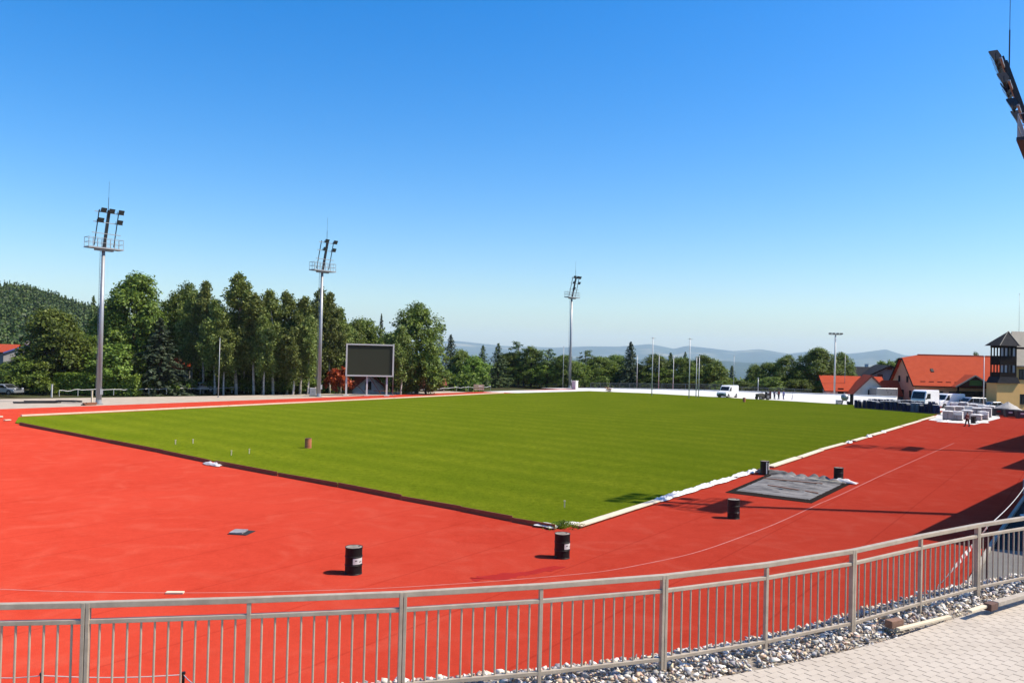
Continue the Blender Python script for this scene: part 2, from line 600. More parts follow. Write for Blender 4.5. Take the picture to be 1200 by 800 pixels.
# ---- the grass pitch, raised a few centimetres, sides down to the track
def pitch_mat():
    m, nt, out = new_mat('mown_grass')
    tc = N(nt, 'ShaderNodeTexCoord')
    src = tc.outputs['Object']
    n1 = N(nt, 'ShaderNodeTexNoise', Scale=0.12, Detail=5.0, Roughness=0.6)
    n2 = N(nt, 'ShaderNodeTexNoise', Scale=2.2, Detail=6.0, Roughness=0.75)
    n3 = N(nt, 'ShaderNodeTexNoise', Scale=11.0, Detail=5.0, Roughness=0.8)
    for n in (n1, n2, n3):
        L(nt, src, n.inputs['Vector'])
    c = mixc(nt, ramp(nt, n1.outputs[0], 0.35, 0.65), (0.198, 0.246, 0.012), (0.268, 0.302, 0.018))
    c = mixc(nt, ramp(nt, n2.outputs[0], 0.35, 0.72), c, (0.122, 0.172, 0.009))
    # turf rolls: faint bands laid across the pitch
    mp = N(nt, 'ShaderNodeMapping')
    mp.inputs['Rotation'].default_value = (0, 0, -math.atan2(dirA.y, dirA.x))
    L(nt, src, mp.inputs[0])
    wv = N(nt, 'ShaderNodeTexWave', Scale=0.087, Distortion=0.7, Detail=2.0)
    wv.wave_type = 'BANDS'; wv.bands_direction = 'Y'
    L(nt, mp.outputs[0], wv.inputs[0])
    fw = N(nt, 'ShaderNodeMath', operation='MULTIPLY')
    fw.inputs[1].default_value = 0.45
    L(nt, wv.outputs['Fac'], fw.inputs[0])
    c = mixc(nt, fw.outputs[0], c, (0.125, 0.182, 0.009))
    sp = N(nt, 'ShaderNodeMapRange')
    sp.inputs[1].default_value = 0.3; sp.inputs[2].default_value = 0.7
    sp.inputs[3].default_value = 0.55; sp.inputs[4].default_value = 1.4
    L(nt, n3.outputs[0], sp.inputs[0])
    c = mixc(nt, 1.0, c, sp.outputs[0], 'MULTIPLY')
    bs = N(nt, 'ShaderNodeBsdfDiffuse', Roughness=1.0)
    L(nt, c, bs.inputs[0])
    b = N(nt, 'ShaderNodeBump', Strength=0.9, Distance=0.03)
    L(nt, n3.outputs[0], b.inputs['Height'])
    L(nt, b.outputs[0], bs.inputs['Normal'])
    L(nt, bs.outputs[0], out.inputs[0])
    return m
m_grass = pitch_mat()
GZ = 0.07
mb = MB()
mb.prism([(c.x, c.y, 0.0) for c in [cN, cR] + far_side + [cF, cM, cT, cL]], (0, 0, GZ))
tag(mb.build('grass_pitch', m_grass), kind='structure')

# fleece round the far end of the pitch and under the pallets
e1 = P(585, 460.2); e2 = P(1030, 472)
fl = [P(565, 458.7), P(600, 460.3), P(650, 460.2), P(690, 459.4), P(1080, 484), P(1120, 479), P(1040, 470.5), P(845, 462), P(690, 455.9), P(600, 457.5)]
sheet('white_ground_fleece', fl, 0.008, m_fleece)
# spread of fleece under the pallets
sheet('pallet_ground_fleece', [P(1088, 492), P(1142, 497.5), P(1172, 490), P(1169, 483), P(1105, 482)], 0.012, m_fleece)

# thin white line on the inside of the bend
lp = [P(*q) for q in [(-30, 689), (0, 690), (93, 693), (250, 694), (420, 690), (560, 682), (680, 672), (720, 667), (760, 659.5), (800, 651), (830, 642.5), (860, 632), (900, 617), (930, 604), (960, 590), (990, 577), (1050, 549), (1118, 519)]]
lc = cat_rom(lp, 8)
mb = MB()
prev = None
for i, p in enumerate(lc):
    t = (lc[min(i + 1, len(lc) - 1)] - lc[max(i - 1, 0)]); t.z = 0; t.normalize()
    nrm = Vector((-t.y, t.x, 0)) * 0.026
    a, b = mb.bm.verts.new((p.x + nrm.x, p.y + nrm.y, 0.004)), mb.bm.verts.new((p.x - nrm.x, p.y - nrm.y, 0.004))
    if prev:
        mb.bm.faces.new((prev[0], prev[1], b, a))
    prev = (a, b)
m_line = pm('worn_line_paint', (0.72, 0.30, 0.25), (0.62, 0.14, 0.10), scale=1.5, rough=0.9)
tag(mb.build('track_line', m_line), kind='structure')

# wet stain on the rubber: an irregular thin film
def stain(pts, name):
    rr = random.Random(3)
    c = [P(*q) for q in pts]
    cc = cat_rom(c + [c[0]], 6)
    cc = [p + Vector((rr.uniform(-.08, .08), rr.uniform(-.12, .12), 0)) for p in cc[:-1]]
    return sheet(name, cc, 0.004, m_wet)
m_wet = pm('damp_red_rubber', (0.50, 0.020, 0.010), (0.42, 0.016, 0.008), scale=1.5, rough=0.85, bump=0.2, spec=0.15)
stain([(552, 677), (575, 673), (615, 669), (655, 663), (660, 666), (625, 672), (600, 677), (560, 680)], 'wet_patch')

# ---- path, gravel bed and bank under the fence
m_path, nt, out = new_mat('beige_pavers')
tc = N(nt, 'ShaderNodeTexCoord')
mp = N(nt, 'ShaderNodeMapping')
mp.inputs['Rotation'].default_value = (0, 0, -math.atan2(0.60, 0.80))
L(nt, tc.outputs['Object'], mp.inputs[0])
sx = N(nt, 'ShaderNodeSeparateXYZ'); L(nt, mp.outputs[0], sx.inputs[0])
def M1(op, a, b=None):
    n = N(nt, 'ShaderNodeMath', operation=op)
    for i, v in enumerate((a, b)):
        if v is None: continue
        if hasattr(v, 'is_output'): L(nt, v, n.inputs[i])
        else: n.inputs[i].default_value = v
    return n.outputs[0]
row = M1('DIVIDE', sx.outputs[1], 0.105)
ri = M1('FLOOR', row)
rf = M1('SUBTRACT', row, ri)
col = M1('ADD', M1('DIVIDE', sx.outputs[0], 0.215), M1('MULTIPLY', ri, 0.5))
ci = M1('FLOOR', col)
cf = M1('SUBTRACT', col, ci)
jv = M1('LESS_THAN', cf, 0.075)
jh = M1('LESS_THAN', rf, 0.06)
cx = N(nt, 'ShaderNodeCombineXYZ'); L(nt, ri, cx.inputs[0]); L(nt, ci, cx.inputs[1])
wn = N(nt, 'ShaderNodeTexWhiteNoise'); L(nt, cx.outputs[0], wn.inputs['Vector'])
n1 = N(nt, 'ShaderNodeTexNoise', Scale=1.3, Detail=5.0); L(nt, tc.outputs['Object'], n1.inputs['Vector'])
n2 = N(nt, 'ShaderNodeTexNoise', Scale=70.0, Detail=3.0); L(nt, tc.outputs['Object'], n2.inputs['Vector'])
c = mixc(nt, wn.outputs['Value'], (0.74, 0.63, 0.50), (0.63, 0.53, 0.42))
c = mixc(nt, ramp(nt, n1.outputs[0], 0.35, 0.7), c, (0.78, 0.67, 0.54))
c = mixc(nt, M1('MULTIPLY', ramp(nt, n2.outputs[0], 0.3, 0.7), 0.25), c, (0.36, 0.32, 0.28))
c = mixc(nt, M1('MULTIPLY', jh, 0.13), c, (0.20, 0.17, 0.14))
c = mixc(nt, M1('MULTIPLY', jv, 0.85), c, (0.10, 0.085, 0.07))  # cross joints darker than bed joints: sun shadow in the gaps painted in
bs = N(nt, 'ShaderNodeBsdfPrincipled', Roughness=0.88)
L(nt, c, bs.inputs['Base Color'])
hgtn = M1('SUBTRACT', M1('MULTIPLY', n2.outputs[0], 0.25), M1('MAXIMUM', jv, M1('MULTIPLY', jh, 0.5)))
b = N(nt, 'ShaderNodeBump', Strength=0.6, Distance=0.008)
L(nt, hgtn, b.inputs['Height']); L(nt, b.outputs[0], bs.inputs['Normal'])
L(nt, bs.outputs[0], out.inputs[0])

def loft(name, rows, mat, kind='structure'):
    vs, fs = [], []
    n = len(rows[0])
    for r in rows:
        vs += [tuple(p) for p in r]
    for i in range(len(rows) - 1):
        for j in range(n - 1):
            fs.append((i * n + j, i * n + j + 1, (i + 1) * n + j + 1, (i + 1) * n + j))
    return tag(np_mesh(name, vs, fs, mat, smooth=True), kind=kind)

EDGE = -0.44                                  # where the paving stops, measured from the fence
rows = [offs(-6.5, 0.06), offs(-3.0, 0.03), offs(EDGE, 0.0)]
for p in rows[0]:
    p.y = min(p.y, 3.5 + 0.3 * max(p.x, 0))
loft('paved_path', rows[::-1], m_path)
m_soil = pm('stony_soil', (0.52, 0.44, 0.35), (0.30, 0.25, 0.20), scale=6, rough=0.95, bump=0.8, bscale=20)
lowr = offs(3.3)
for p in lowr: p.z = -0.05
loft('bank', [lowr, offs(1.6, -2.1), offs(0.72, -0.16), offs(0.0, -0.07), offs(EDGE, -0.05)], m_soil)

# crushed stone along the fence
rng = np.random.default_rng(11)
def hull_rock(r):
    bm = bmesh.new()
    for i in range(9):
        v = Vector(r.normal(size=3)).normalized() * r.uniform(0.75, 1.1)
        bm.verts.new(v)
    res = bmesh.ops.convex_hull(bm, input=bm.verts)
    for g in res.get('geom_interior', []):
        if isinstance(g, bmesh.types.BMVert): bm.verts.remove(g)
    bmesh.ops.triangulate(bm, faces=bm.faces)
    bm.verts.ensure_lookup_table()
    v = np.array([x.co[:] for x in bm.verts]); bm.verts.index_update()
    f = np.array([[q.index for q in x.verts] for x in bm.faces])
    bm.free()
    return v, f
rocks = [hull_rock(rng) for _ in range(14)]
def rand_rot(r):
    q = r.normal(size=4); q /= np.linalg.norm(q)
    return np.array(Quaternion(q).to_matrix())
VV, FF, base = [], [], 0
line = [p for p in fcs if -7.5 < p.x < 14.5]
NS = 15000
for i in range(NS):
    k = rng.uniform(0, len(line) - 1.001)
    j = int(k)
    p = line[j].lerp(line[j + 1], k - j)
    t = line[j + 1] - line[j]
    nrm = Vector((-t.y, t.x, 0)).normalized()
    o = rng.uniform(EDGE - 0.02, 1.35)
    s = min(0.062, 0.0215 * math.exp(rng.normal() * 0.42) + 0.010)
    if i % 90 == 0: s = rng.uniform(0.055, 0.075)
    if o < EDGE + 0.10: s *= 0.55
    z = p.z - 1.10 - 0.05
    if o > 0: z -= 0.11 * min(o, .72) / .72 * 1.0
    if o > 0.72: z -= (o - 0.72) * 2.2
    else: z += rng.uniform(0, 0.05) * (1 if o < 0.6 else 0.4)
    v, f = rocks[rng.integers(len(rocks))]
    sc = s * rng.uniform([0.7, 0.7, 0.45], [1.35, 1.35, 0.85])
    v2 = (v * sc) @ rand_rot(rng).T if i % 2 else (v * sc) @ np.array(Matrix.Rotation(rng.uniform(0, 6.28), 3, 'Z')).T
    c = p + nrm * o
    VV.append(v2 + np.array([c.x, c.y, z + s * 0.25])); FF.append(f + base); base += len(v)
m_stone = island_mat('crushed_stone', [(1.015, 0.920, 0.802), (0.590, 0.543, 0.496), (1.156, 1.086, 0.991), (0.850, 0.614, 0.401), (0.354, 0.342, 0.354), (0.991, 0.873, 0.732), (0.732, 0.496, 0.378), (0.496, 0.472, 0.460), (1.062, 0.873, 0.614), (1.204, 1.145, 1.062), (0.425, 0.389, 0.354)], 0.85, 0.35, 40)
tag(np_mesh('gravel', np.concatenate(VV), np.concatenate(FF), m_stone), kind='stuff')

# ---- the air
mh, nt, out = new_mat('haze_air')
pv = N(nt, 'ShaderNodeVolumePrincipled')
pv.inputs['Color'].default_value = (0.70, 0.87, 1.0, 1)
pv.inputs['Density'].default_value = 0.000042
pv.inputs['Anisotropy'].default_value = 0.0
L(nt, pv.outputs[0], out.inputs['Volume'])
mb = MB()
mb.box((0, 0, 0), (44000, 44000, 1))
hz = mb.build('haze', mh)
for v in hz.data.vertices:
    v.co.z = 560.0 if v.co.z > 0 else -330.0
tag(hz, kind='stuff')

# ================================================================== FENCE in the foreground
m_galv = pm('warm_grey_steel', (0.68, 0.56, 0.42), (0.50, 0.40, 0.295), scale=7, rough=0.5, metal=0.05, bump=0.05, bscale=120)
fence = thing('fence', 'beige grey steel railing with vertical bars curving along the gravel bed', 'fence')
def chain(pts, dz, wd, ht, name):
    mb = MB()
    for a, b in zip(pts[:-1], pts[1:]):
        d = (b - a).normalized() * 0.004
        mb.bar((a.x - d.x, a.y - d.y, a.z + dz), (b.x + d.x, b.y + d.y, b.z + dz), wd, ht)
    return mb.build(name, m_galv, fence, bevel=0.006)
chain(fc, -0.03, 0.062, 0.058, 'top_rail')
chain(fc, -0.195, 0.046, 0.046, 'middle_rail')
chain(fc, -0.99, 0.046, 0.046, 'bottom_rail')
for i, p in enumerate(fc):
    t = (fc[min(i + 1, len(fc) - 1)] - fc[max(i - 1, 0)]); t.z = 0; t.normalize()
    mb = MB()
    g = p.z - 1.16
    if i % 2 == 1:
        for s in (-1, 1):                     # doubled main post: two flats side by side
            c = p + t * (s * 0.021)
            mb.bar((c.x, c.y, g), (c.x, c.y, p.z - 0.006), 0.036, 0.066, up=(-t.y, t.x, 0))
    else:
        mb.bar((p.x, p.y, g), (p.x, p.y, p.z - 0.06), 0.042, 0.05, up=(-t.y, t.x, 0))
    mb.build('post', m_galv, fence, bevel=0.004)
spots = []
for a, b in zip(fc[:-1], fc[1:]):
    for k in range(1, 12):
        spots.append(a.lerp(b, k / 12.0))
inview = [p for p in spots if -0.66 < p.x / p.y < 0.66]
rest = [p for p in spots if p not in inview]
inview.sort(key=lambda p: p.y)
inview, more = inview[:100], inview[100:]
def baluster(mb, p):
    mb.tube((p.x, p.y, p.z - 0.975), (p.x, p.y, p.z - 0.21), 0.0115, n=8)
for p in inview:
    mb = MB(); baluster(mb, p)
    mb.build('baluster', m_galv, fence, smooth=False)
mb = MB()
for p in more + rest: baluster(mb, p)
tag(mb.build('baluster_row', m_galv, fence), kind='stuff')

# ================================================================== boards round the pitch
m_board = pm('brown_plank', (0.40, 0.14, 0.06), (0.24, 0.08, 0.035), scale=3, rough=0.85, bump=0.4, stretch=(1, 1, 8))
m_pale = pm('pale_plank', (1.0, 0.86, 0.62), (0.84, 0.70, 0.49), scale=2.5, rough=0.85, bump=0.3)
m_film = pm('white_plastic_film', (1.05, 1.0, 0.96), (0.86, 0.81, 0.77), scale=3, rough=0.5, bump=0.5, bscale=6)
ORD = ['first', 'second', 'third', 'fourth', 'fifth', 'sixth', 'seventh', 'eighth', 'ninth', 'tenth', 'eleventh', 'twelfth', 'thirteenth', 'fourteenth', 'fifteenth', 'sixteenth', 'seventeenth', 'eighteenth', 'nineteenth', 'twentieth', 'twenty-first', 'twenty-second', 'twenty-third', 'twenty-fourth', 'twenty-fifth', 'twenty-sixth', 'twenty-seventh', 'twenty-eighth', 'twenty-ninth', 'thirtieth']
rb = random.Random(8)
# brown planks on edge, near-left side: corner breakpoints read off the photo
bx = [(650, 621), (600, 611), (540, 598.5), (470, 585.5), (395, 570.5), (325, 557.5), (252, 544), (247, 543), (190, 531), (130, 519), (75, 508), (22, 498)]
k = 0
for a, b in zip(bx[:-1], bx[1:]):
    if abs(a[0] - b[0]) < 10: continue
    p, q = P(*a), P(*b)
    d = (q - p).normalized()
    n = Vector((-d.y, d.x, 0))
    j = [rb.uniform(-0.05, 0.05) for _ in range(4)]
    h = 0.25 + rb.uniform(-0.03, 0.03)
    mb = MB()
    pp, qq = p + d * 0.02 + n * j[0], q - d * 0.02 + n * j[1]
    mb.prism([(pp.x, pp.y, 0.0), (qq.x, qq.y, 0.0), (qq.x, qq.y, h + j[2] * .6), (pp.x, pp.y, h + j[3] * .6)], n * -0.035)
    o = mb.build('edge_board', m_board)
    tag(o, f'brown plank on edge beside the grass, {ORD[k]} from the near corner barrel', 'plank', 'brown planks along the near edge of the pitch')
    k += 1
# a white rag where two planks meet
def crumple(name, c, sx, sy, h, mat, seed, n=16, parent=None, rz=0.0):
    r = np.random.default_rng(seed)
    ph = r.uniform(0, 6.28, (6, 3)); am = r.uniform(.3, 1, 6); kk = r.uniform(3, 11, (6, 2)) * r.choice([-1, 1], (6, 2))
    vs, fs = [], []
    for i in range(n + 1):
        for j in range(n + 1):
            u, v = i / n, j / n
            e = min(u, 1 - u, v, 1 - v) * 4
            z = sum(am[q] * abs(math.sin(kk[q, 0] * u + kk[q, 1] * v + ph[q, 0])) for q in range(6)) / 4
            jx, jy = r.uniform(-.3, .3, 2) / n
            vs.append(((u - .5 + jx) * sx * (1 + .15 * math.sin(7 * v + ph[0, 1])), (v - .5 + jy) * sy * (1 + .15 * math.sin(6 * u + ph[1, 1])), 0.012 + h * z * min(1, e + .12)))
    for i in range(n):
        for j in range(n):
            a = i * (n + 1) + j
            fs.append((a, a + n + 1, a + n + 2, a + 1))
    o = np_mesh(name, vs, fs, mat, parent, smooth=True)
    if parent is None:
        o.location = c
        o.rotation_euler = (0, 0, rz)
    return o
angA = math.atan2(dirA.y, dirA.x); angB = math.atan2(dirB.y, dirB.x)
p = P(249, 545)
tag(crumple('plastic_scrap', (p.x, p.y, 0.02), 1.7, 0.5, 0.2, m_film, 4, rz=angA), 'white plastic scrap caught where two brown planks meet', 'plastic scrap')

# pale boards and film along the right edge
p, q = P(676, 618.5), P(770, 588.5)
k = 0
for i in range(3):
    a, b = p.lerp(q, i / 3), p.lerp(q, (i + 0.99) / 3)
    d = (b - a).normalized(); n = Vector((-d.y, d.x, 0))
    mb = MB()
    mb.bar((a.x, a.y, 0.10), (b.x, b.y, 0.105), 0.42, 0.05)
    tag(mb.build('edge_board', m_pale, bevel=0.004), f'pale wooden board lying flat on the right pitch edge, {ORD[i]} from the near corner', 'plank', 'pale boards on the right edge of the pitch')
film_spots = [(777, 586, .9), (790, 581.5, 1.3), (806, 577, 1.5), (823, 571.5, 1.4), (838, 567, 1.3), (852, 563, 1.4), (868, 557.5, 1.4), (882, 553.5, 1.0)]
for i, (x, y, l) in enumerate(film_spots):
    p = P(x, y)
    tag(crumple('plastic_film', (p.x, p.y, GZ * .6), l * 1.6, 0.55, 0.20, m_film, 30 + i, rz=angB), f'crumpled white plastic film on the right pitch edge, {ORD[i]} past the pale boards', 'plastic film', 'plastic film along the right edge of the pitch')
segs = [((902, 548), (935, 537.5)), ((936, 537), (962, 528.5)), ((963, 528), (990, 520.5)), ((1000, 517.5), (1014, 513.5)), ((1022, 511), (1034, 507.5)), ((1036, 506.5), (1056, 500.5)), ((1058, 500), (1078, 494)), ((1079, 493.5), (1096, 488.5))]
for i, (a, b) in enumerate(segs):
    a, b = P(*a), P(*b)
    j = rb.uniform(-.12, .12)
    mb = MB()
    mb.bar((a.x + j, a.y, 0.11), (b.x + j * .3, b.y, 0.115), 0.45 + rb.uniform(-.08, .08), 0.07)
    tag(mb.build('edge_board', m_pale, bevel=0.004), f'cream board on the far right pitch edge, {ORD[i]} beyond the black barrel at the grass', 'plank', 'cream boards on the far part of the right edge')
for i, (x, y) in enumerate([(995, 519), (1018, 512.3), (1035, 507.3)]):
    p = P(x, y)
    tag(crumple('plastic_scrap', (p.x, p.y, 0.03), 1.0, 0.5, 0.3, m_film, 60 + i, n=10, rz=angB), ['small white plastic scrap by the cream boards, nearest of three', 'small white plastic scrap by the cream boards, middle one of three', 'small white plastic scrap by the cream boards, farthest of three'][i], 'plastic scrap', 'plastic scraps on the right edge')
# cream boards along the far-left edge
p, q = P(25, 487.8), P(590, 460.6)
n = 14
for i in range(n):
    a, b = p.lerp(q, i / n), p.lerp(q, (i + 0.995) / n)
    j = rb.uniform(-.06, .06)
    mb = MB()
    mb.bar((a.x + j, a.y - j, 0.09), (b.x, b.y, 0.09), 0.30, 0.14, up=(0, 0, 1))
    tag(mb.build('edge_board', m_pale, bevel=0.004), f'cream board on the far left pitch edge, {ORD[i]} from the left end', 'plank', 'cream boards on the far left edge')
p, q = P(-25, 490), P(3, 489)
mb = MB(); mb.bar((p.x, p.y, .1), (q.x, q.y, .1), .4, .12)
tag(mb.build('edge_board', m_pale, bevel=0.004), 'short cream board on the red track by the left corner of the pitch', 'plank')
p, q = P(5, 493.3), P(12, 492.9)
mb = MB(); mb.bar((p.x, p.y, .1), (q.x, q.y, .1), .35, .08)
tag(mb.build('edge_board', m_pale, bevel=0.004), 'cream offcut lying on the grass at the left corner', 'plank')

# near corner: white sheet, tuft of weeds
p = P(641, 617.5)
tag(crumple('plastic_scrap', (p.x, p.y, GZ), 1.0, 0.7, 0.12, m_film, 77, rz=angA), 'white sheet at the near corner behind the barrel', 'plastic scrap')
p = P(668, 615.5)
tag(crumple('plastic_scrap', (p.x, p.y, GZ), 0.9, 0.35, 0.10, m_film, 79, rz=0.3), 'thin white strip on the grass between tuft and pale boards', 'plastic scrap')

# ================================================================== barrels
m_black = pm('black_paint', (0.010, 0.009, 0.009), (0.020, 0.016, 0.015), scale=5, rough=0.5, bump=0.08, spec=0.22)
m_lid = pm('worn_lid', (0.62, 0.53, 0.44), (0.16, 0.11, 0.08), scale=4, rough=0.75, bump=0.1, spec=0.2)
m_label = pm('paper_label', (0.86, 0.85, 0.82), (0.74, 0.73, 0.70), scale=9, rough=0.7)
m_ink = pm('label_ink', (0.02, 0.02, 0.02), rough=0.6)
m_rust = pm('rusty_drum', (0.80, 0.27, 0.11), (0.42, 0.13, 0.06), scale=3, rough=0.85, bump=0.3)
m_dark = pm('dark_inside', (0.02, 0.018, 0.016), rough=0.8)
def barrel(name, label, loc, rz, h=0.90, r=0.29, body=m_black, mark='label', group='black barrels on the track'):
    t = thing(name, label, 'barrel', loc, rz, group)
    s = h / 0.9
    mb = MB()
    mb.lathe([(r - .012, 0), (r + .004, .004), (r + .004, .022), (r - .008, .035), (r - .008, .285 * s), (r + .008, .298 * s), (r + .008, .312 * s), (r - .008, .325 * s), (r - .008, .575 * s), (r + .008, .588 * s), (r + .008, .602 * s), (r - .008, .615 * s), (r - .008, .872 * s), (r + .004, .882 * s), (r + .004, .900 * s), (r - .012, .900 * s), (r - .016, .882 * s)], n=36)
    mb.build('drum_wall', body, t, smooth=True).modifiers.new('es', 'EDGE_SPLIT').split_angle = R(40)
    mb = MB(); mb.lathe([(r - .02, .872 * s), (r - .02, .889 * s)], n=36)
    mb.build('lid', m_lid if mark != 'open' else m_dark, t)
    if mark != 'open':
        mb = MB(); mb.lathe([(.034, .889 * s), (.034, .901 * s), (.02, .903 * s)], c=(.16, .05, 0), n=14)
        mb.build('bung', m_black, t)
    if mark == 'label':
        vs = []; a0, a1 = R(-128), R(-50)     # curved paper label on the right half of the near side
        mb = MB(); pr = None
        for i in range(13):
            a = a0 + (a1 - a0) * i / 12 + R(44)
            x, y = (r - .004) * math.cos(a), (r - .004) * math.sin(a)
            c = (mb.bm.verts.new((x, y, .36 * s)), mb.bm.verts.new((x, y, .56 * s)))
            if pr: mb.bm.faces.new((pr[0], c[0], c[1], pr[1]))
            pr = c
        lb = mb.build('paper_label', m_label, t, smooth=True)
        for zz, b0, b1 in ((.47, -70, -56), (.42, -40, -18)):
            mb = MB(); pr = None
            for i in range(5):
                a = R(b0 + (b1 - b0) * i / 4)
                x, y = (r - .002) * math.cos(a), (r - .002) * math.sin(a)
                c = (mb.bm.verts.new((x, y, zz * s)), mb.bm.verts.new((x, y, (zz + .03) * s)))
                if pr: mb.bm.faces.new((pr[0], c[0], c[1], pr[1]))
                pr = c
            mb.build('printed_mark', m_ink, lb)
    elif mark == 'dot':
        mb = MB(); a = R(-62)
        mb.box(((r - .005) * math.cos(a), (r - .005) * math.sin(a), .30), (.055, .004, .06), rz=a + R(90))
        mb.build('paper_label', m_label, t)
    elif mark == 'strips':
        mb = MB()
        for a, z0, z1 in ((R(-95), .1, .85), (R(-60), .35, .8)):
            mb.box(((r + .010) * math.cos(a), (r + .010) * math.sin(a), (z0 + z1) / 2), (.07, .005, z1 - z0), rz=a + R(90))
        mb.build('plastic_strip', m_film, t)
    return t
def ground_at(px, py): return P(px, py)
b = P(414, 671.5); barrel('barrel', 'black barrel with white label standing alone on the open red track, nearest to the railing', b, 0.0)
b = P(658.5, 653); barrel('barrel', 'black barrel with white label in front of the near corner of the grass', b, 0.12)
b = P(859.5, 607); barrel('barrel', 'black barrel with a tiny label between grey tarpaulin and railing', b, 0.0, mark='dot')
b = P(896, 556); barrel('barrel', 'black barrel with white strips on the grass edge left of the tarpaulin', b, 0.2, mark='strips')
b = P(982.5, 564.5); barrel('barrel', 'plain black barrel at the far right corner of the tarpaulin', b, 0.5, mark='none')
b = P(1140.5, 496); barrel('barrel', 'black barrel beside the walking person by the white pallets', b, 0.9, mark='none')
b = P(361, 525.7); barrel('barrel', 'rusty brown drum standing alone on the left half of the grass', (b.x, b.y, GZ), 0.3, h=.72, r=.25, body=m_rust, mark='open', group='rusty drums on the grass')
b = P(872, 471.3); barrel('barrel', 'small rusty drum on the grass at the far right in front of the wall', (b.x, b.y, GZ), 0.3, h=.75, r=.24, body=m_rust, mark='open', group='rusty drums on the grass')

# ================================================================== tarpaulin lying on the track
tq = [P(850, 577), P(951, 589.5), P(999, 566), P(904, 554)]
m_mat = pm('black_membrane', (0.024, 0.020, 0.019), (0.04, 0.032, 0.028), scale=3, rough=0.95, bump=0.3, spec=0.0)
m_tarp = pm('grey_tarpaulin', (0.40, 0.375, 0.35), (0.075, 0.068, 0.064), scale=1.0, rough=0.75, bump=0.5, bscale=6, spec=0.2, stretch=(.28, 2.4, 1), rot=math.atan2((tq[1] - tq[0]).y, (tq[1] - tq[0]).x))  # stretched dark streaks paint the shade of the fold creases into the colour
tc_ = sum(tq, Vector()) / 4
tarp = thing('tarpaulin', 'crumpled grey tarpaulin spread on a black membrane on the red track', 'tarpaulin', (tc_.x, tc_.y, 0))
loc = [q - tc_ for q in tq]
mb = MB(); mb.prism([(q.x, q.y, 0.005) for q in loc], (0, 0, 0.02)); mb.build('membrane', m_mat, tarp)
r = np.random.default_rng(21)
nu, nv = 90, 60
vs, fs = [], []
ph = r.uniform(0, 6.28, 12)
for i in range(nu + 1):
    for j in range(nv + 1):
        u, v = 0.07 + 0.86 * i / nu, 0.10 + 0.86 * j / nv
        q = (loc[0] * (1 - u) + loc[1] * u) * (1 - v) + (loc[3] * (1 - u) + loc[2] * u) * v
        z = 0
        for s in range(6):
            a = 16 + 9 * s
            z += (1 - abs(math.sin(v * a + 2.2 * math.sin(u * (3 + s) + ph[s]) + ph[s + 6]))) ** 2.5 / (1 + .5 * s)
        back = sm(.82, .97, v)
        z = 0.03 + 0.075 * z * min(1, 6 * min(u - .05, .96 - u, v - .08)) + back * 0.16 * abs(math.sin(u * 23 + ph[2])) + .05 * back
        vs.append((q.x + r.normal() * .015, q.y + r.normal() * .015, z))
for i in range(nu):
    for j in range(nv):
        a = i * (nv + 1) + j
        fs.append((a, a + nv + 1, a + nv + 2, a + 1))
np_mesh('grey_sheet', vs, fs, m_tarp, tarp, smooth=True)
def uv(u, v, z=0):
    q = (tq[0] * (1 - u) + tq[1] * u) * (1 - v) + (tq[3] * (1 - u) + tq[2] * u) * v
    return Vector((q.x, q.y, z))
for i, (u0, v0, u1, v1, m_, lb) in enumerate([(.10, .62, .78, .70, m_board, 'long brown batten across the middle of the grey tarpaulin'), (.30, .36, .92, .30, m_board, 'brown batten across the front of the grey tarpaulin'), (.55, .84, .98, .86, m_pale, 'pale batten along the back of the grey tarpaulin')]):
    mb = MB(); mb.bar(uv(u0, v0, .16), uv(u1, v1, .15), .09, .05)
    tag(mb.build('batten', m_, bevel=.004), lb, 'batten', 'battens holding the tarpaulin down')
crp = uv(.08, .93, 0.03)
tag(crumple('plastic_film', crp, 2.6, .8, .34, m_tarp, 91, rz=angA + math.pi), 'bunched grey film at the back left of the tarpaulin', 'plastic film')
crp = uv(.9, .95, 0.03)
tag(crumple('plastic_film', crp, 1.6, .5, .25, m_film, 92, rz=angA + math.pi), 'bunched white film by the barrel at the tarpaulin', 'plastic film')

# small things on the track and grass
p = P(283, 624)
mh_ = thing('drain_cover', 'open grey drain cover with dark gap in the red track', 'drain cover', (p.x, p.y, 0), -0.15)
mb = MB(); mb.box((0, 0, .012), (.80, .80, .022)); mb.build('opening', m_dark, mh_)
mb = MB(); mb.box((-.14, .03, .045), (.54, .66, .05), rz=.12); mb.build('steel_plate', pm('dull_steel', (.50, .47, .48), (.22, .20, .21), scale=4, rough=.7, bump=.2, spec=.2), mh_, bevel=.006)
p = P(205, 695)
mb = MB(); mb.box((0, 0, .03), (.52, .16, .05), rz=.02)
o = mb.build('wood_block', m_pale, bevel=.006); o.location = p; o.rotation_euler = (0, 0, .05)
tag(o, 'pale wooden block lying on the red track just beyond the railing', 'wood block')
pegs = [((205.5, 521.5), 'tall'), ((226, 520.5), 'm'), ((271, 534.5), 'm'), ((292, 532.5), 'm'), ((661.5, 596), 't')]
pl = ['white peg in the grass, leftmost of the four by the brown planks', 'white peg in the grass, second from left of four by the brown planks', 'white peg in the grass, third from left of four by the brown planks', 'white peg in the grass, nearest to the rusty brown drum', 'thin white peg in the grass near the corner barrel']
for (q, s), lb in zip(pegs, pl):
    p = P(*q)
    mb = MB(); mb.bar((0, 0, 0), (0, 0, .30), .05, .05); mb.bar((0, 0, .30), (0, 0, .335), .09, .09)
    o = mb.build('marker_peg', m_pale, bevel=.004); o.location = (p.x, p.y, GZ)
    tag(o, lb, 'peg', 'marker pegs in the grass')

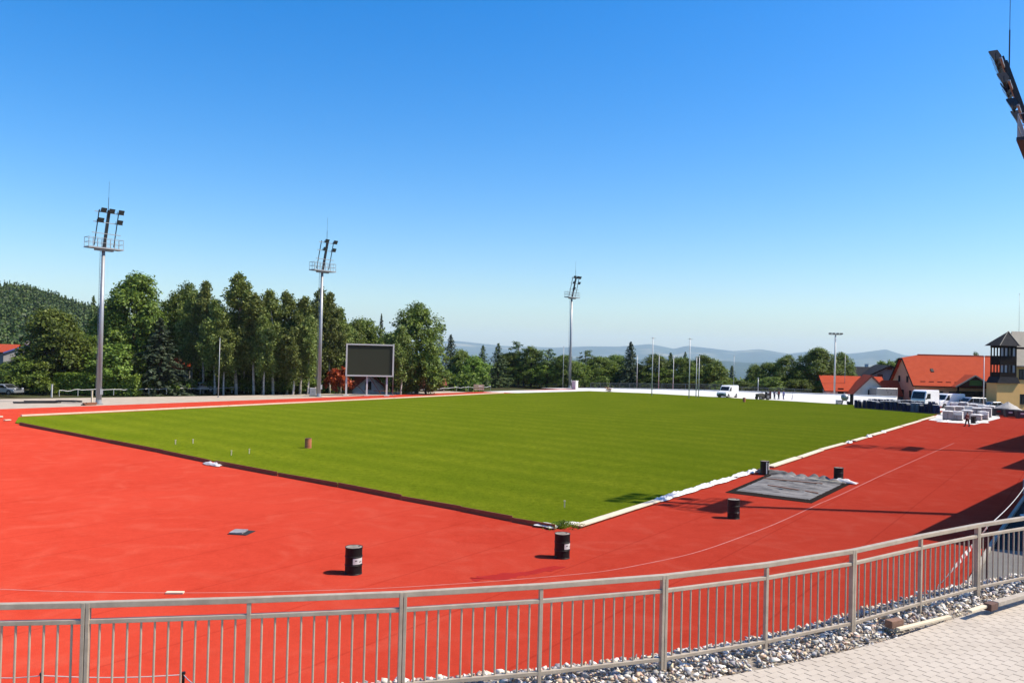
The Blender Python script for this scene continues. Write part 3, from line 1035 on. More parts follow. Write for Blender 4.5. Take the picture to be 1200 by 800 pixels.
# ================================================================== stake-and-string line and the barrier tape
m_string = pm('white_string', (0.85, 0.83, 0.80), rough=0.6)
stakes = []
sl_ = ['short black stake holding white string below the railing at the left end', 'short black stake holding white string, right of the first main post']
spx = [(-30, 789, 9.9), (49, 789, 9.7), (215, 788, 9.9)]
tops = [PD(*q) for q in spx]
k = 0
for q in tops:
    mb = MB(); mb.tube((0, 0, -0.9), (0, 0, 0), .022, .018, n=8); mb.lathe([(.026, -.01), (.026, .012)], n=8)
    o = mb.build('stake', m_black); o.location = q
    tag(o, ['short black stake at the left frame edge holding white string', 'short black stake between railing bars left of the first main post', 'short black stake below the railing right of the first main post'][k], 'stake', 'stakes of the string line'); k += 1
pts = []
ends = tops + [PD(235, 801, 9.3)]
for a, b in zip(ends[:-1], ends[1:]):
    for i in range(12):
        t = i / 12
        p = a.lerp(b, t); p.z -= .03 * math.sin(math.pi * t) + .02; pts.append(p)
mb = MB(); mb.path(pts, .006, n=6)
tag(mb.build('string', m_string), 'white string stretched between short black stakes behind the railing', 'string')
# red and white tape running from the bank up to a lamp mast's foot
m_tape, nt, out = new_mat('red_white_tape')
tc = N(nt, 'ShaderNodeTexCoord'); sx = N(nt, 'ShaderNodeSeparateXYZ'); L(nt, tc.outputs['Object'], sx.inputs[0])
fr_ = N(nt, 'ShaderNodeMath', operation='PINGPONG'); fr_.inputs[1].default_value = .22; L(nt, sx.outputs[1], fr_.inputs[0])
gt = N(nt, 'ShaderNodeMath', operation='GREATER_THAN'); gt.inputs[1].default_value = .11; L(nt, fr_.outputs[0], gt.inputs[0])
bs = N(nt, 'ShaderNodeBsdfPrincipled', Roughness=.4)
L(nt, mixc(nt, gt.outputs[0], (.85, .83, .80), (.55, .05, .04)), bs.inputs['Base Color']); L(nt, bs.outputs[0], out.inputs[0])
a, b = PD(1098, 688, 12.15), PD(1157, 617, 19)
c_ = PD(1215, 545, 36)
mb = MB()
prev = None
for i in range(41):
    t = i / 40
    p = a.lerp(b, t); p.z -= .02 * math.sin(math.pi * t)
    tw = .02 * math.sin(t * 9 + .6); zz = .036
    v = (mb.bm.verts.new(p + Vector((tw, 0, zz))), mb.bm.verts.new(p - Vector((tw, 0, zz))))
    if prev: mb.bm.faces.new((prev[0], prev[1], v[1], v[0]))
    prev = v
o = mb.build('barrier_tape', m_tape)
s = o.modifiers.new('so', 'SOLIDIFY'); s.thickness = .002
tag(o, 'red and white barrier tape slanting behind the right part of the railing', 'barrier tape')
pts = [b.lerp(c_, i / 16) - Vector((0, 0, .25 * math.sin(math.pi * i / 16))) for i in range(17)]
mb = MB(); mb.path(pts, .011, n=6)
tag(mb.build('string', m_string), 'white string leading from the barrier tape up into the shaded track', 'string')
# slim stake that carries both
mb = MB(); mb.tube((0, 0, -b.z - .1), (0, 0, .05), .018, n=8); o = mb.build('stake', m_black); o.location = b
tag(o, 'thin dark stake where barrier tape meets white string', 'stake', 'stakes of the string line')

# planks and bricks in the gravel
m_stonep = pm('pale_stone', (.62, .54, .44), (.46, .38, .30), scale=5, rough=.9, bump=.4)
def lay(px0, py0, px1, py1, z, wd, ht, label, cat, name, m):
    a, b = P(px0, py0, z), P(px1, py1, z)
    mb = MB(); mb.bar((0, 0, 0), b - a, wd, ht)
    o = mb.build(name, m, bevel=.008); o.location = a
    return tag(o, label, cat)
lay(1052, 737, 1113, 722, 3.965, .06, .04, 'long pale plank lying at the edge of the paved path', 'plank', 'plank', m_pale)
lay(1136, 716, 1158, 708.5, 4.045, .07, .04, 'short broken pale plank in the gravel beside the kerb stone', 'plank', 'plank', m_pale)
lay(1166, 707, 1210, 694.5, 4.06, .10, .07, 'long cream kerb stone at the right edge of the paved path', 'kerb stone', 'kerb_stone', m_stonep)
lay(1157, 711, 1165, 708.5, 4.04, .11, .10, 'dark brown brick between broken plank and kerb stone', 'brick', 'brick', pm('brown_brick', (.20, .10, .07), (.13, .07, .05), rough=.9, bump=.4))
lay(1041, 731, 1055, 728, 4.0, .11, .10, 'reddish brick lying in the gravel by the long pale plank', 'brick', 'brick', pm('red_brick', (.36, .20, .13), (.26, .14, .09), rough=.9, bump=.4))

# ================================================================== floodlight masts
m_mast = pm('galvanised_mast', (.56, .57, .58), (.46, .47, .48), scale=2, rough=.45, metal=.35, bump=.05)
m_dkst = pm('dark_steel', (.06, .06, .065), (.04, .04, .045), scale=5, rough=.5, metal=.3)
m_lamp = pm('lamp_housing', (.05, .052, .06), (.03, .03, .035), scale=6, rough=.4, metal=.4)
m_glass = pm('lamp_glass', (.10, .11, .12), (.07, .075, .08), rough=.12, metal=.0)
PITCH_C = (cN + cL + cF + cR) / 4
def mast(label, loc, hp, lamps, face=None, lean=R(12.5), deck=None):
    """hp: height of the platform floor; lamps: list of (row, across) positions"""
    d = (PITCH_C - loc); d.z = 0
    if face is not None: d = face
    t = thing('floodlight_mast', label, 'floodlight mast', loc, math.atan2(d.y, d.x), 'floodlight masts round the pitch')
    # local +x looks at the pitch, y runs along the platform
    mb = MB(); mb.tube((0, 0, 0), (0, 0, hp), .33, .20, n=14); mb.build('pole', m_mast, t, smooth=True)
    mb = MB(); mb.lathe([(.55, 0), (.55, .05), (.36, .06), (.34, .5)], n=14); mb.build('base_flange', m_mast, t)
    mb = MB(); mb.box((.30, .12, 1.5), (.2, .35, .7)); mb.build('switch_box', m_mast, t)
    mb = MB()                                        # climbing rungs up the back
    for i in range(int(hp / .45)):
        z = 2.2 + i * .45
        if z < hp: mb.bar((-.42, -.18, z), (-.42, .18, z), .03, .03)
    mb.bar((-.42, -.2, 2), (-.42, -.2, hp), .035, .035); mb.bar((-.42, .2, 2), (-.42, .2, hp), .035, .035)
    mb.build('ladder', m_mast, t)
    mb = MB(); mb.box((.1, 0, hp + .08), (1.3, 4.3, .16)); mb.box((.1, 0, hp - .12), (.5, 2.2, .24)); mb.build('platform', deck or m_mast, t)
    mb = MB()
    for y in np.linspace(-2.11, 2.11, 9):
        for x in (-.5, .7):
            mb.bar((x, y, hp + .16), (x, y, hp + 1.3), .04, .04)
    for z in (.72, 1.3):
        for x in (-.5, .7): mb.bar((x, -2.11, hp + z), (x, 2.11, hp + z), .045, .045)
        for y in (-2.11, 2.11): mb.bar((-.5, y, hp + z), (.7, y, hp + z), .045, .045)
    mb.build('guard_rail', m_mast, t)
    ax = Vector((math.sin(lean), 0, math.cos(lean)))
    o0 = Vector((.1, 0, hp + .16))
    mb = MB(); mb.bar(o0, o0 + ax * 4.7, .30, .26, up=(1, 0, 0))
    for y in (-1.2, 1.2):
        mb.bar(o0 + Vector((0, y, .2)), o0 + ax * 4.6 + Vector((0, y, 0)), .09, .09, up=(1, 0, 0))
    mb.build('lamp_frame', m_dkst, t)
    mb = MB()
    for s in (1.75, 3.1, 4.35):
        mb.bar(o0 + ax * s + Vector((.12, -1.75, 0)), o0 + ax * s + Vector((.12, 1.75, 0)), .10, .08)
    mb.build('crossbar', m_mast, t)
    for row, y in lamps:
        y = y * .86
        c = o0 + ax * (1.75, 3.1, 4.35)[row] + Vector((.38, y, .28))
        M = Matrix.Rotation(R(28), 3, 'Y')
        mb = MB()
        pts = [(-.20, -.17, -.17), (-.20, .17, -.17), (-.20, .17, .17), (-.20, -.17, .17), (.16, -.36, -.30), (.16, .36, -.30), (.16, .36, .30), (.16, -.36, .30)]
        vs = [mb.bm.verts.new(c + M @ Vector(p)) for p in pts]
        for f in ((0, 1, 2, 3), (4, 5, 6, 7), (0, 1, 5, 4), (1, 2, 6, 5), (2, 3, 7, 6), (3, 0, 4, 7)):
            mb.bm.faces.new([vs[i] for i in f])
        mb.bar(c + Vector((-.05, -.4, 0)), c + Vector((-.05, -.4, -.36)), .05, .05)
        mb.bar(c + Vector((-.05, .4, 0)), c + Vector((-.05, .4, -.36)), .05, .05)
        lh = mb.build('floodlight', m_lamp, t)
        mb = MB(); mb.box(c + M @ Vector((.172, 0, 0)), (.018, .66, .54), M=M); mb.build('lens', m_glass, lh)
    top = o0 + ax * 4.7
    mb = MB(); mb.tube(top + Vector((-.2, 0, -.3)), top + Vector((-.2, 0, 1.6)), .035, n=6); mb.tube(top + Vector((-.2, 0, 1.6)), top + Vector((-.2, 0, 3.6)), .016, n=6)
    mb.build('lightning_rod', m_dkst, t)
    return t
far_face = Vector((.8, -.6, 0))
b = P(115.5, 473)
mast('tall floodlight mast with five lamps in front of the big trees at the left', Vector((b.x, b.y, 0)), hgt(119, 292, b.y), [(2, -1.0), (2, .15), (2, 1.5), (1, -1.2), (1, 1.5)], far_face)
b = P(373.5, 464.5)
mast('tall floodlight mast with four lamps beside the scoreboard', Vector((b.x, b.y, 0)), hgt(377, 318, b.y), [(2, -.5), (2, 1.45), (1, -.6), (1, 1.4)], far_face)
b = at(668.5, 181)
mast('slim far floodlight mast rising behind the white wall in mid picture', b, hgt(670, 349, 181), [(2, -1.0), (2, 1.2), (2, .4), (1, -.8), (1, 1.3), (0, -.4)], Vector((.75, -.66, 0)))
mast('floodlight mast cut by the right frame edge, lamps leaning over the track', Vector((26.1, 39.6, 0)), 18.4, [(2, -1.5), (2, -.5), (2, .5), (2, 1.5), (1, -1.5), (1, -.4), (1, 1.5), (0, -1.4), (0, 1.3)], Vector((-.8, .6, 0)), R(17), m_dkst)
mast('floodlight mast outside the right edge, seen by its shadow on the far track', Vector((50.3, 68.6, 0)), 18.4, [(2, -1.3), (2, 0.0), (2, 1.4), (1, -1.4), (1, 1.3)], Vector((-.8, .6, 0)))

# grandstand standing right of the frame: its roofs throw the shade on the track
m_roofs = pm('roof_sheet', (.22, .22, .23), (.17, .17, .18), rough=.5, metal=.4)
gu = Vector((.678, .735, 0)); gn = Vector((.735, -.678, 0))
def stand(label, a, length, depth, h):
    t = thing('grandstand', label, 'grandstand', (a.x, a.y, 0), math.atan2(gu.y, gu.x), 'grandstands right of the track')
    mb = MB(); mb.box((length / 2, -depth / 2, h), (length, depth, .18)); mb.build('roof', m_roofs, t)
    for i in range(4):
        mb = MB(); mb.box((length / 2, -2.2 - i * .85, .25 + i * .22), (length - .6, .85, .5 + i * .44)); mb.build('terrace', m_conc, t)
    n = max(2, int(length / 6))
    for i in range(n + 1):
        mb = MB(); mb.bar((.4 + (length - .8) * i / n, -depth + .9, 0), (.4 + (length - .8) * i / n, -depth + .9, h - .09), .25, .25); mb.build('column', m_mast, t)
    return t
stand('covered grandstand nearest the camera, right of the red track', Vector((23.9, 34.0, 0)), 24.5, 8.5, 8.0)
stand('small covered grandstand in the middle, right of the red track', Vector((42.4, 57.6, 0)), 10.5, 7, 8.0)
stand('covered grandstand farthest from the camera, right of the red track', Vector((48.1, 70.5, 0)), 27, 8, 8.0)

# ================================================================== scoreboard
m_scr = pm('led_screen', (.062, .066, .042), (.075, .080, .052), scale=40, rough=.9, bump=.15, bscale=160, spec=.08)
m_whs = pm('white_steel', (.92, .89, .84), (.76, .74, .70), rough=.45)
sD = 129.5
bl, br_ = at(407, sD), at(461, sD)
sb = thing('scoreboard', 'large blank dark scoreboard in a white frame on three white legs', 'scoreboard', ((bl.x + br_.x) / 2, sD, 0), R(14))
wS = (br_ - bl).length / math.cos(R(14)); z0, z1 = hgt(433, 441, sD), hgt(433, 403.0, sD)
zc, hS = (z0 + z1) / 2, z1 - z0
mb = MB(); mb.box((0, .45, zc), (wS - .3, .8, hS - .2)); mb.build('housing', m_dkst, sb)
mb = MB(); mb.box((0, .03, zc), (wS - .40, .05, hS - .40)); mb.build('screen', m_scr, sb)
mb = MB()
for s in (-1, 1): mb.box((s * (wS / 2 - .12), .0, zc), (.24, .3, hS))
for s in (-1, 1): mb.box((0, .002, zc + s * (hS / 2 - .11)), (wS - .485, .29, .22))
mb.build('frame', m_whs, sb)
for x in (-.475, -.05, .365):
    mb = MB(); mb.bar((x * wS, .3, .03), (x * wS, .3, z0 + .1), .28, .28); mb.box((x * wS, .3, .06), (.9, .9, .1)); mb.build('leg', m_whs, sb)
mb = MB()
mb.bar((.1 * wS, 1.1, .8), (.36 * wS, .9, .8), .1, .1); mb.bar((-.45 * wS, 1.2, z0), (-.05 * wS, 1.2, .2), .09, .09); mb.bar((.0, 1.2, z0), (.26 * wS, 1.2, .2), .09, .09)
mb.build('brace', m_board, sb)

# ================================================================== slim poles
def pole(name, label, px, d, py, r=.06, z=0.0, group=None, arm=False, m=None):
    b = at(px, d, z)
    t = thing(name, label, 'pole', b, 0, group)
    h = hgt(px, py, d) - z
    mb = MB(); mb.tube((0, 0, 0), (0, 0, h), r, r * .7, n=8); mb.build('shaft', m or m_whs, t, smooth=True)
    mb = MB(); mb.lathe([(r * .9, h - .01), (r * 1.5, h + .03), (r * 1.3, h + .12), (r * .4, h + .18)], n=8); mb.build('cap', m or m_whs, t)
    mb = MB(); mb.lathe([(r * 2.6, 0), (r * 2.6, .04), (r * 1.3, .06)], n=8); mb.build('base_plate', m or m_whs, t)
    if arm:
        mb = MB(); mb.bar((-.5, 0, h - .05), (.6, 0, h - .05), .05, .05); mb.build('arm', m or m_whs, t)
    return t
GP = 'slim flag poles by the white wall'
pole('flag_pole', 'slim grey pole on the sandy strip before the birches', 257.5, 117, 397.5, .07, m=m_mast)
pole('flag_pole', 'slim grey pole close behind the right end of the scoreboard', 461.5, 133, 404, .07, m=m_mast)
pole('flag_pole', 'slim pole just left of the middle floodlight mast', 660.5, 179, 406.5, .07, m=m_mast)
pole('flag_pole', 'short white pole just right of the dark spruce', 747, 176, 416.5, .09, group=GP)
pole('flag_pole', 'tallest white pole with small arm, left one of the tall pair', 764.8, 152, 396, .10, group=GP, arm=True)
pole('flag_pole', 'short white pole midway between the tall pair', 772.5, 173, 416.5, .09, group=GP)
pole('flag_pole', 'short white pole left of the right tall pole', 789.5, 171, 418.5, .09, group=GP)
pole('flag_pole', 'tall white pole with small arm, right one of the tall pair', 808.3, 146, 397, .10, group=GP, arm=True)
pole('flag_pole', 'short white pole, left of the close pair beside the van', 816.5, 149, 418, .09, group=GP)
pole('flag_pole', 'short white pole, right of the close pair beside the van', 819.6, 148, 418, .09, group=GP)
pole('flag_pole', 'thin grey pole rising behind the white van on the grass edge', 860.3, 160, 417, .05, m=m_mast)
pole('post', 'short grey green post behind the white wall near the workers', 889, 160, 443.5, .12, m=m_mast)
pole('flag_pole', 'thin pole right of the twin-headed light pole', 990.4, 161, 417, .06, m=m_mast)
pole('flag_pole', 'white dashed pole in front of the big red roof', 1153.3, 126, 417.5, .09)
pole('flag_pole', 'thin aerial pole above the tower house roof', 1193.5, 142, 345, .035, z=9, m=m_mast)
# light pole with a wide lamp head
b = at(978.5, 157)
lp_ = thing('light_pole', 'tall light pole with a wide flat lamp head before the houses', 'light pole', b, 0)
h = hgt(979, 391.5, 157)
mb = MB(); mb.tube((0, 0, 0), (0, 0, h), .20, .13, n=10); mb.build('shaft', m_whs, lp_, smooth=True)
mb = MB(); mb.lathe([(.4, 0), (.4, .05), (.22, .07), (.21, .4)], n=10); mb.build('base_plate', m_whs, lp_)
mb = MB(); mb.bar((-1.3, 0, h - .1), (1.3, 0, h - .1), .1, .1); mb.build('arm', m_whs, lp_)
for x in (-1.1, -.38, .38, 1.1):
    mb = MB(); mb.box((x, -.15, h + .12), (.5, .5, .26), bevel=.05); mb.build('lamp_head', m_lamp, lp_)

# ================================================================== wall and fences at the far side
m_wwall = pm('white_wall_paint', (1.16, 1.13, 1.08), (1.02, 1.0, .95), scale=1.2, rough=.85, bump=.15)
wp = [(596, 184, 458.0), (640, 180, 456.0), (690, 175, 454.6), (760, 168, 455.6), (845, 160, 457.6), (930, 154, 460.2), (1000, 150, 462.5), (1052, 146, 464.8)]
m_mesh = pm('grey_railing', (.30, .31, .31), (.22, .23, .23), rough=.5, metal=.4)
WL = [at(x, d) for x, d, _ in wp]; WH = [hgt(x, y, d) for x, d, y in wp]
def wall_piece(i, label):
    """sloped white facing, its foot towards the grass"""
    a, b = WL[i], WL[i + 1]
    mb = MB()
    d = (b - a).normalized(); n = Vector((d.y, -d.x, 0))
    if n.y > 0: n = -n
    a2, b2 = a + d * .01, b - d * .01
    q = [(a2, WH[i]), (b2, WH[i + 1])]
    va = [mb.bm.verts.new((p.x, p.y, z)) for p, z in ((a2 + n * 2.8, -.05), (b2 + n * 2.8, -.05), (b2 + n * .2, WH[i + 1] - .06), (a2 + n * .2, WH[i] - .06), (b2 - n * .25, WH[i + 1] - .06), (a2 - n * .25, WH[i] - .06), (b2 - n * .25, -.4), (a2 - n * .25, -.4))]
    for f in ((0, 1, 2, 3), (3, 2, 4, 5), (5, 4, 6, 7), (7, 6, 1, 0), (0, 3, 5, 7), (1, 6, 4, 2)):
        mb.bm.faces.new([va[k] for k in f])
    return mb
mbs = MB()
wall_t = thing('wall', 'long low white sloping wall along the far end of the grass', 'wall')
for i in range(len(WL) - 1):
    wall_piece(i, '').build('wall_segment', m_wwall, wall_t)
    mb = MB()
    a, b = WL[i].copy(), WL[i + 1].copy(); a.z, b.z = WH[i] + .03, WH[i + 1] + .03
    mb.bar(a, b, .5, .12); mb.build('coping', m_wwall, wall_t)
# railing on and behind the wall
def mesh_fence(label, pts, zs, h, name='fence', barstep=.24, group=None, mat=None, postm=2.4):
    mat = mat or m_mesh
    t = thing(name, label, 'fence', (0, 0, 0), 0, group)
    tops, bars, k = MB(), MB(), 0
    for (a, b, za, zb) in zip(pts[:-1], pts[1:], zs[:-1], zs[1:]):
        A, B = Vector((a.x, a.y, za)), Vector((b.x, b.y, zb))
        up = Vector((0, 0, h))
        tops.bar(A + up, B + up, .07, .07); tops.bar(A + up * .12, B + up * .12, .05, .05)
        n = max(1, round((B - A).length / postm))
        for i in range(n):
            p = A.lerp(B, i / n)
            if k < 100:
                mb = MB(); mb.bar(p - Vector((0, 0, .2)), p + up * 1.02, .08, .08); mb.build('post', mat, t)
            k += 1
        n = int((B - A).length / barstep)
        for i in range(n):
            p = A.lerp(B, (i + .5) / n); bars.bar(p + up * .12, p + up, .03, .03)
    tops.build('rail', mat, t)
    bars.build('mesh_panel', mat, t)
    return t
back = [p + Vector((.55, .83, 0)) * 1.2 for p in WL]
mesh_fence('grey metal railing with thin bars behind the white wall left of the van', back[2:5], [WH[2] - .15, WH[3] - .12, WH[4] - .05], 1.25)
mesh_fence('grey metal railing behind the white wall between van and light pole', [back[4].lerp(back[5], .1), back[5], back[5].lerp(back[6], .3)], [WH[4] - .1, WH[5] - .2, WH[5] - .2], .95)
b = at(674.5, 174.5)
kt = thing('pillar', 'small white pillar with cap standing on the wall by the middle mast', 'pillar', (b.x, b.y, 0), R(-35))
zt = hgt(674, 446.5, 174.5)
mb = MB(); mb.box((0, 0, zt / 2), (1.0, 1.0, zt)); mb.build('shaft', m_wwall, kt)
mb = MB(); mb.box((0, 0, zt + .05), (1.15, 1.15, .1)); mb.build('cap', m_wwall, kt)

# low guard rail along the sandy strip at the far left
gl = [P(95, 466.5), P(180, 464.5), P(300, 462.0), P(375, 460.5)]
def guard(label, pts, h, sag, nposts, name='guard_rail', zf=0.0, seed=0):
    rr = random.Random(seed)
    t = thing(name, label, 'barrier')
    pp = []
    tot = sum((b - a).length for a, b in zip(pts[:-1], pts[1:]))
    for a, b in zip(pts[:-1], pts[1:]):
        n = max(1, round(nposts * (b - a).length / tot))
        pp += [a.lerp(b, i / n) for i in range(n)]
    pp.append(pts[-1])
    mb = MB(); tops = []
    for p in pp:
        hh = h + rr.uniform(-.07, .07)
        m2 = MB(); m2.bar((p.x, p.y, -.1), (p.x, p.y, hh), .06, .06); m2.build('post', m_whs, t)
        tops.append(Vector((p.x, p.y, hh - .03)))
    for a, b in zip(tops[:-1], tops[1:]):
        q = [a.lerp(b, i / 5) - Vector((0, 0, sag * math.sin(math.pi * i / 5) * rr.uniform(.2, 1.2))) for i in range(6)]
        mb.path(q, .042, n=6)
    mb.build('rail', m_whs, t)
    return t
o_ = Vector((-.8, .6, 0))
guard('low pale guard rail on the sandy strip left of the scoreboard', [p + o_ * 6.5 for p in gl], .85, .16, 14, seed=1)
guard('low pale guard rail between scoreboard and white wall', [P(466, 461.5), P(505, 460.0), P(575, 456.8)], .85, .25, 7, seed=2)
g3 = [at(575, 189), at(620, 188), at(664, 184)]
mesh_fence('thin grey wire fence behind the wall left of the middle mast', g3, [hgt(575, 457, 189), hgt(620, 456, 188), hgt(664, 454.5, 184)], 1.0, barstep=.5)
# wire fence under the trees at the far left
mesh_fence('thin dark wire fence at the foot of the trees at the far left', [at(28, 116), at(90, 122), at(160, 128)], [-.1, -.1, -.1], 1.6, barstep=.6, mat=m_dkst, postm=3.0)

# odds and ends on the sandy strip
def lumber(label, px, py, n, ln, rz, seed, m=m_board, name='timber_stack', cat='timber stack', wd=.2):
    rr = random.Random(seed); b = P(px, py)
    t = thing(name, label, cat, (b.x, b.y, -.03), rz)
    for i in range(n):
        mb = MB(); mb.box((rr.uniform(-.3, .3), (i % 3) * wd * 1.1 - wd, .06 + (i // 3) * .11), (ln * rr.uniform(.7, 1), wd, .1), rz=rr.uniform(-.12, .12)); mb.build('plank', m, t)
    return t
lumber('dark stack of planks lying on the sand left of the tall mast', 45, 472.0, 7, 5.0, .5, 1, m_dkst)
lumber('dark stack of boards with a crate beside the tall mast', 75, 470.5, 6, 2.2, .2, 2, m_dkst)
lumber('reddish heap of boards at the foot of the left mast', 106, 474.3, 8, 1.4, 1.0, 3, m_board)
lumber('dark boards on the sand just left of the mast foot', 88, 470.8, 6, 1.2, -.4, 4, m_dkst)
b = P(107.5, 472); t = thing('post', 'short pale wooden post at the foot of the left mast', 'post', (b.x, b.y, -.03))
mb = MB(); mb.bar((0, 0, 0), (0, 0, 1.5), .16, .16); mb.build('shaft', m_pale, t, bevel=.01)
mb = MB(); mb.bar((0, 0, 1.5), (0, 0, 1.58), .2, .2); mb.build('cap', m_pale, t)
b = P(34.5, 467.5); t = thing('post', 'white post beside the silver car at the far left', 'post', (b.x, b.y + 5, -.03))
mb = MB(); mb.bar((0, 0, 0), (0, 0, 1.7), .15, .15); mb.build('shaft', m_whs, t)
mb = MB(); mb.bar((0, 0, 1.7), (0, 0, 1.76), .2, .2); mb.build('cap', m_whs, t)
b = P(366.5, 463.8); t = thing('switch_cabinet', 'pale grey switch cabinet beside the mast near the scoreboard', 'switch cabinet', (b.x, b.y, 0), R(14))
mb = MB(); mb.box((0, 0, .68), (1.0, .5, 1.2), bevel=.02); mb.build('body', m_whs, t)
mb = MB(); mb.box((0, 0, .04), (1.1, .6, .08)); mb.build('plinth', m_conc, t)
for s in (-1, 1):
    mb = MB(); mb.box((s * .24, -.262, .68), (.46, .02, 1.08)); dr = mb.build('door', m_mast, t)
    mb = MB(); mb.box((s * .06, -.285, .7), (.03, .03, .14)); mb.build('handle', m_dkst, dr)
b = P(561, 459.3); t = thing('barrier_board', 'pale board barrier on dark legs standing across the far track', 'barrier', (b.x, b.y, 0), R(5))
for z in (.55, .95, 1.3):
    mb = MB(); mb.box((0, 0, z), (2.0, .06, .26)); mb.build('board', m_pale, t)
for x in (-.8, .8):
    mb = MB(); mb.bar((x, .06, 0), (x, .06, 1.4), .08, .08); mb.bar((x, -.4, .03), (x, .5, .03), .08, .06); mb.build('leg', m_dkst, t)
b = P(713.5, 459); t = thing('timber_stack', 'small heap of brown boards with white sack before the white wall', 'timber heap', (b.x, b.y, 0), .3)
rr = random.Random(5)
for i in range(8):
    mb = MB(); mb.box((rr.uniform(-.5, .3), rr.uniform(-.3, .3), .1 + i * .11), (1.1, .3, .1), rz=rr.uniform(-.8, .8)); mb.build('plank', m_rust if i % 2 else m_pale, t)
o = crumple('white_sack', (0, 0, 0), 1.0, .8, .9, m_film, 41, n=10, parent=t); o.location = (.6, 0, .1)

# ================================================================== people
m_skin = pm('skin', (.50, .31, .22), (.44, .26, .18), rough=.6)
def skin_obj(name, joints, edges, mat, parent, root=0, sub=2):
    me = bpy.data.meshes.new(name)
    me.from_pydata([j[:3] for j in joints], edges, [])
    o = bpy.data.objects.new(name, me); COL.objects.link(o); o.parent = parent
    me.materials.append(mat)
    md = o.modifiers.new('skin', 'SKIN'); md.use_smooth_shade = True
    for i, j in enumerate(joints):
        sv = me.skin_vertices[0].data[i]
        sv.radius = (j[3], j[4] if len(j) > 4 else j[3]); sv.use_root = (i == root)
    s = o.modifiers.new('sub', 'SUBSURF'); s.levels = s.render_levels = sub
    return o
def person(label, loc, rz, top, legs, hair=(.03, .02, .015), stride=.0, armout=.0, hat=None):
    t = thing('person', label, 'person', loc, rz)
    H = 1.0
    J = [(0, 0, .95, .15, .11), (0, .01, 1.18, .145, .10), (0, .01, 1.38, .17, .10), (0, 0, 1.50, .06, .06), (0, -.01, 1.60, .075, .09), (0, -.01, 1.72, .07, .085),
         (.19, 0, 1.40, .06), (.26 + armout, -.03, 1.14, .045), (.27 + armout * 1.5, -.12, .90, .036), (.27 + armout * 1.5, -.14, .80, .03),
         (-.19, 0, 1.40, .06), (-.26, .0, 1.14, .045), (-.27, -.08, .90, .036), (-.27, -.10, .80, .03),
         (.10, 0, .90, .095), (.11, -stride * .5, .50, .07), (.11, -stride, .09, .05), (.11, -stride - .16, .04, .04),
         (-.10, 0, .90, .095), (-.11, stride * .35, .50, .07), (-.11, stride, .09, .05), (-.11, stride - .16, .04, .04)]
    E = [(0, 1), (1, 2), (2, 3), (3, 4), (4, 5), (2, 6), (6, 7), (7, 8), (8, 9), (2, 10), (10, 11), (11, 12), (12, 13), (0, 14), (14, 15), (15, 16), (16, 17), (0, 18), (18, 19), (19, 20), (20, 21)]
    skin_obj('body', J, E, m_skin, t)
    g = .018
    def sub(ix, ed, nm, m):
        mp_ = {v: i for i, v in enumerate(ix)}
        jj = [tuple(list(J[v][:3]) + [x + g for x in J[v][3:]]) for v in ix]
        skin_obj(nm, jj, [(mp_[a], mp_[b]) for a, b in ed], m, t)
    sub([0, 1, 2, 6, 7, 8, 10, 11, 12], [(0, 1), (1, 2), (2, 6), (6, 7), (7, 8), (2, 10), (10, 11), (11, 12)], 'jacket', pm('cloth_' + str(len(bpy.data.materials)), top, rough=.9))
    sub([0, 14, 15, 16, 18, 19, 20], [(0, 14), (14, 15), (15, 16), (0, 18), (18, 19), (19, 20)], 'trousers', pm('cloth_' + str(len(bpy.data.materials)), legs, rough=.9))
    mb = MB(); bmesh.ops.create_uvsphere(mb.bm, u_segments=14, v_segments=8, radius=1, matrix=Matrix.Translation((0, .012, 1.715)) @ Matrix.Diagonal((.092, .108, .085, 1)))
    mb.build('hair' if not hat else 'helmet', pm('hair_' + str(len(bpy.data.materials)), hat or hair, rough=.7), t, smooth=True)
    for s in (-1, 1):
        mb = MB(); y = (-stride if s > 0 else stride)
        mb.box((s * .11, y - .07, .045), (.10, .28, .085), bevel=.03); mb.build('shoe', m_dark, t, smooth=True)
    mb = MB()
    for s in (-1, 1): mb.box((s * .033, -.105, 1.655), (.025, .012, .012))
    mb.build('eye', m_dark, t)
    mb = MB(); mb.prism([(-.014, -.10, 1.61), (.014, -.10, 1.61), (0, -.10, 1.65)], (0, -.03, -.005)); mb.build('nose', m_skin, t)
    return t
b = P(1133.5, 499.5)
person('person in dark red top and dark trousers walking by the white pallets', (b.x, b.y, 0), R(200), (.14, .018, .016), (.05, .014, .012), stride=.22)
b = P(907.5, 467.5); person('worker in dark blue overalls, left of the three at the far wall', (b.x, b.y, 0), R(20), (.035, .055, .16), (.02, .03, .08), armout=.12)
b = P(912.5, 467.6); person('worker in red top, between two blue ones at the far wall', (b.x, b.y, 0), R(-60), (.42, .035, .04), (.02, .02, .05))
b = P(918.0, 467.8); person('worker in bright blue top, rightmost of the three at the far wall', (b.x, b.y, 0), R(50), (.05, .10, .42), (.10, .12, .26), armout=.1)
b = P(902.5, 467.3); barrel('barrel', 'thin dark red drum left of the workers at the far wall', b, 0, h=1.5, r=.22, body=pm('dark_red_paint', (.11, .02, .018), rough=.5), mark='none', group='dark red drums by the workers')
b = P(900.0, 467.2); barrel('barrel', 'shorter dark red drum next to the small tractor', b, 0, h=1.1, r=.22, body=pm('dark_red_paint_b', (.10, .025, .02), rough=.5), mark='none', group='dark red drums by the workers')

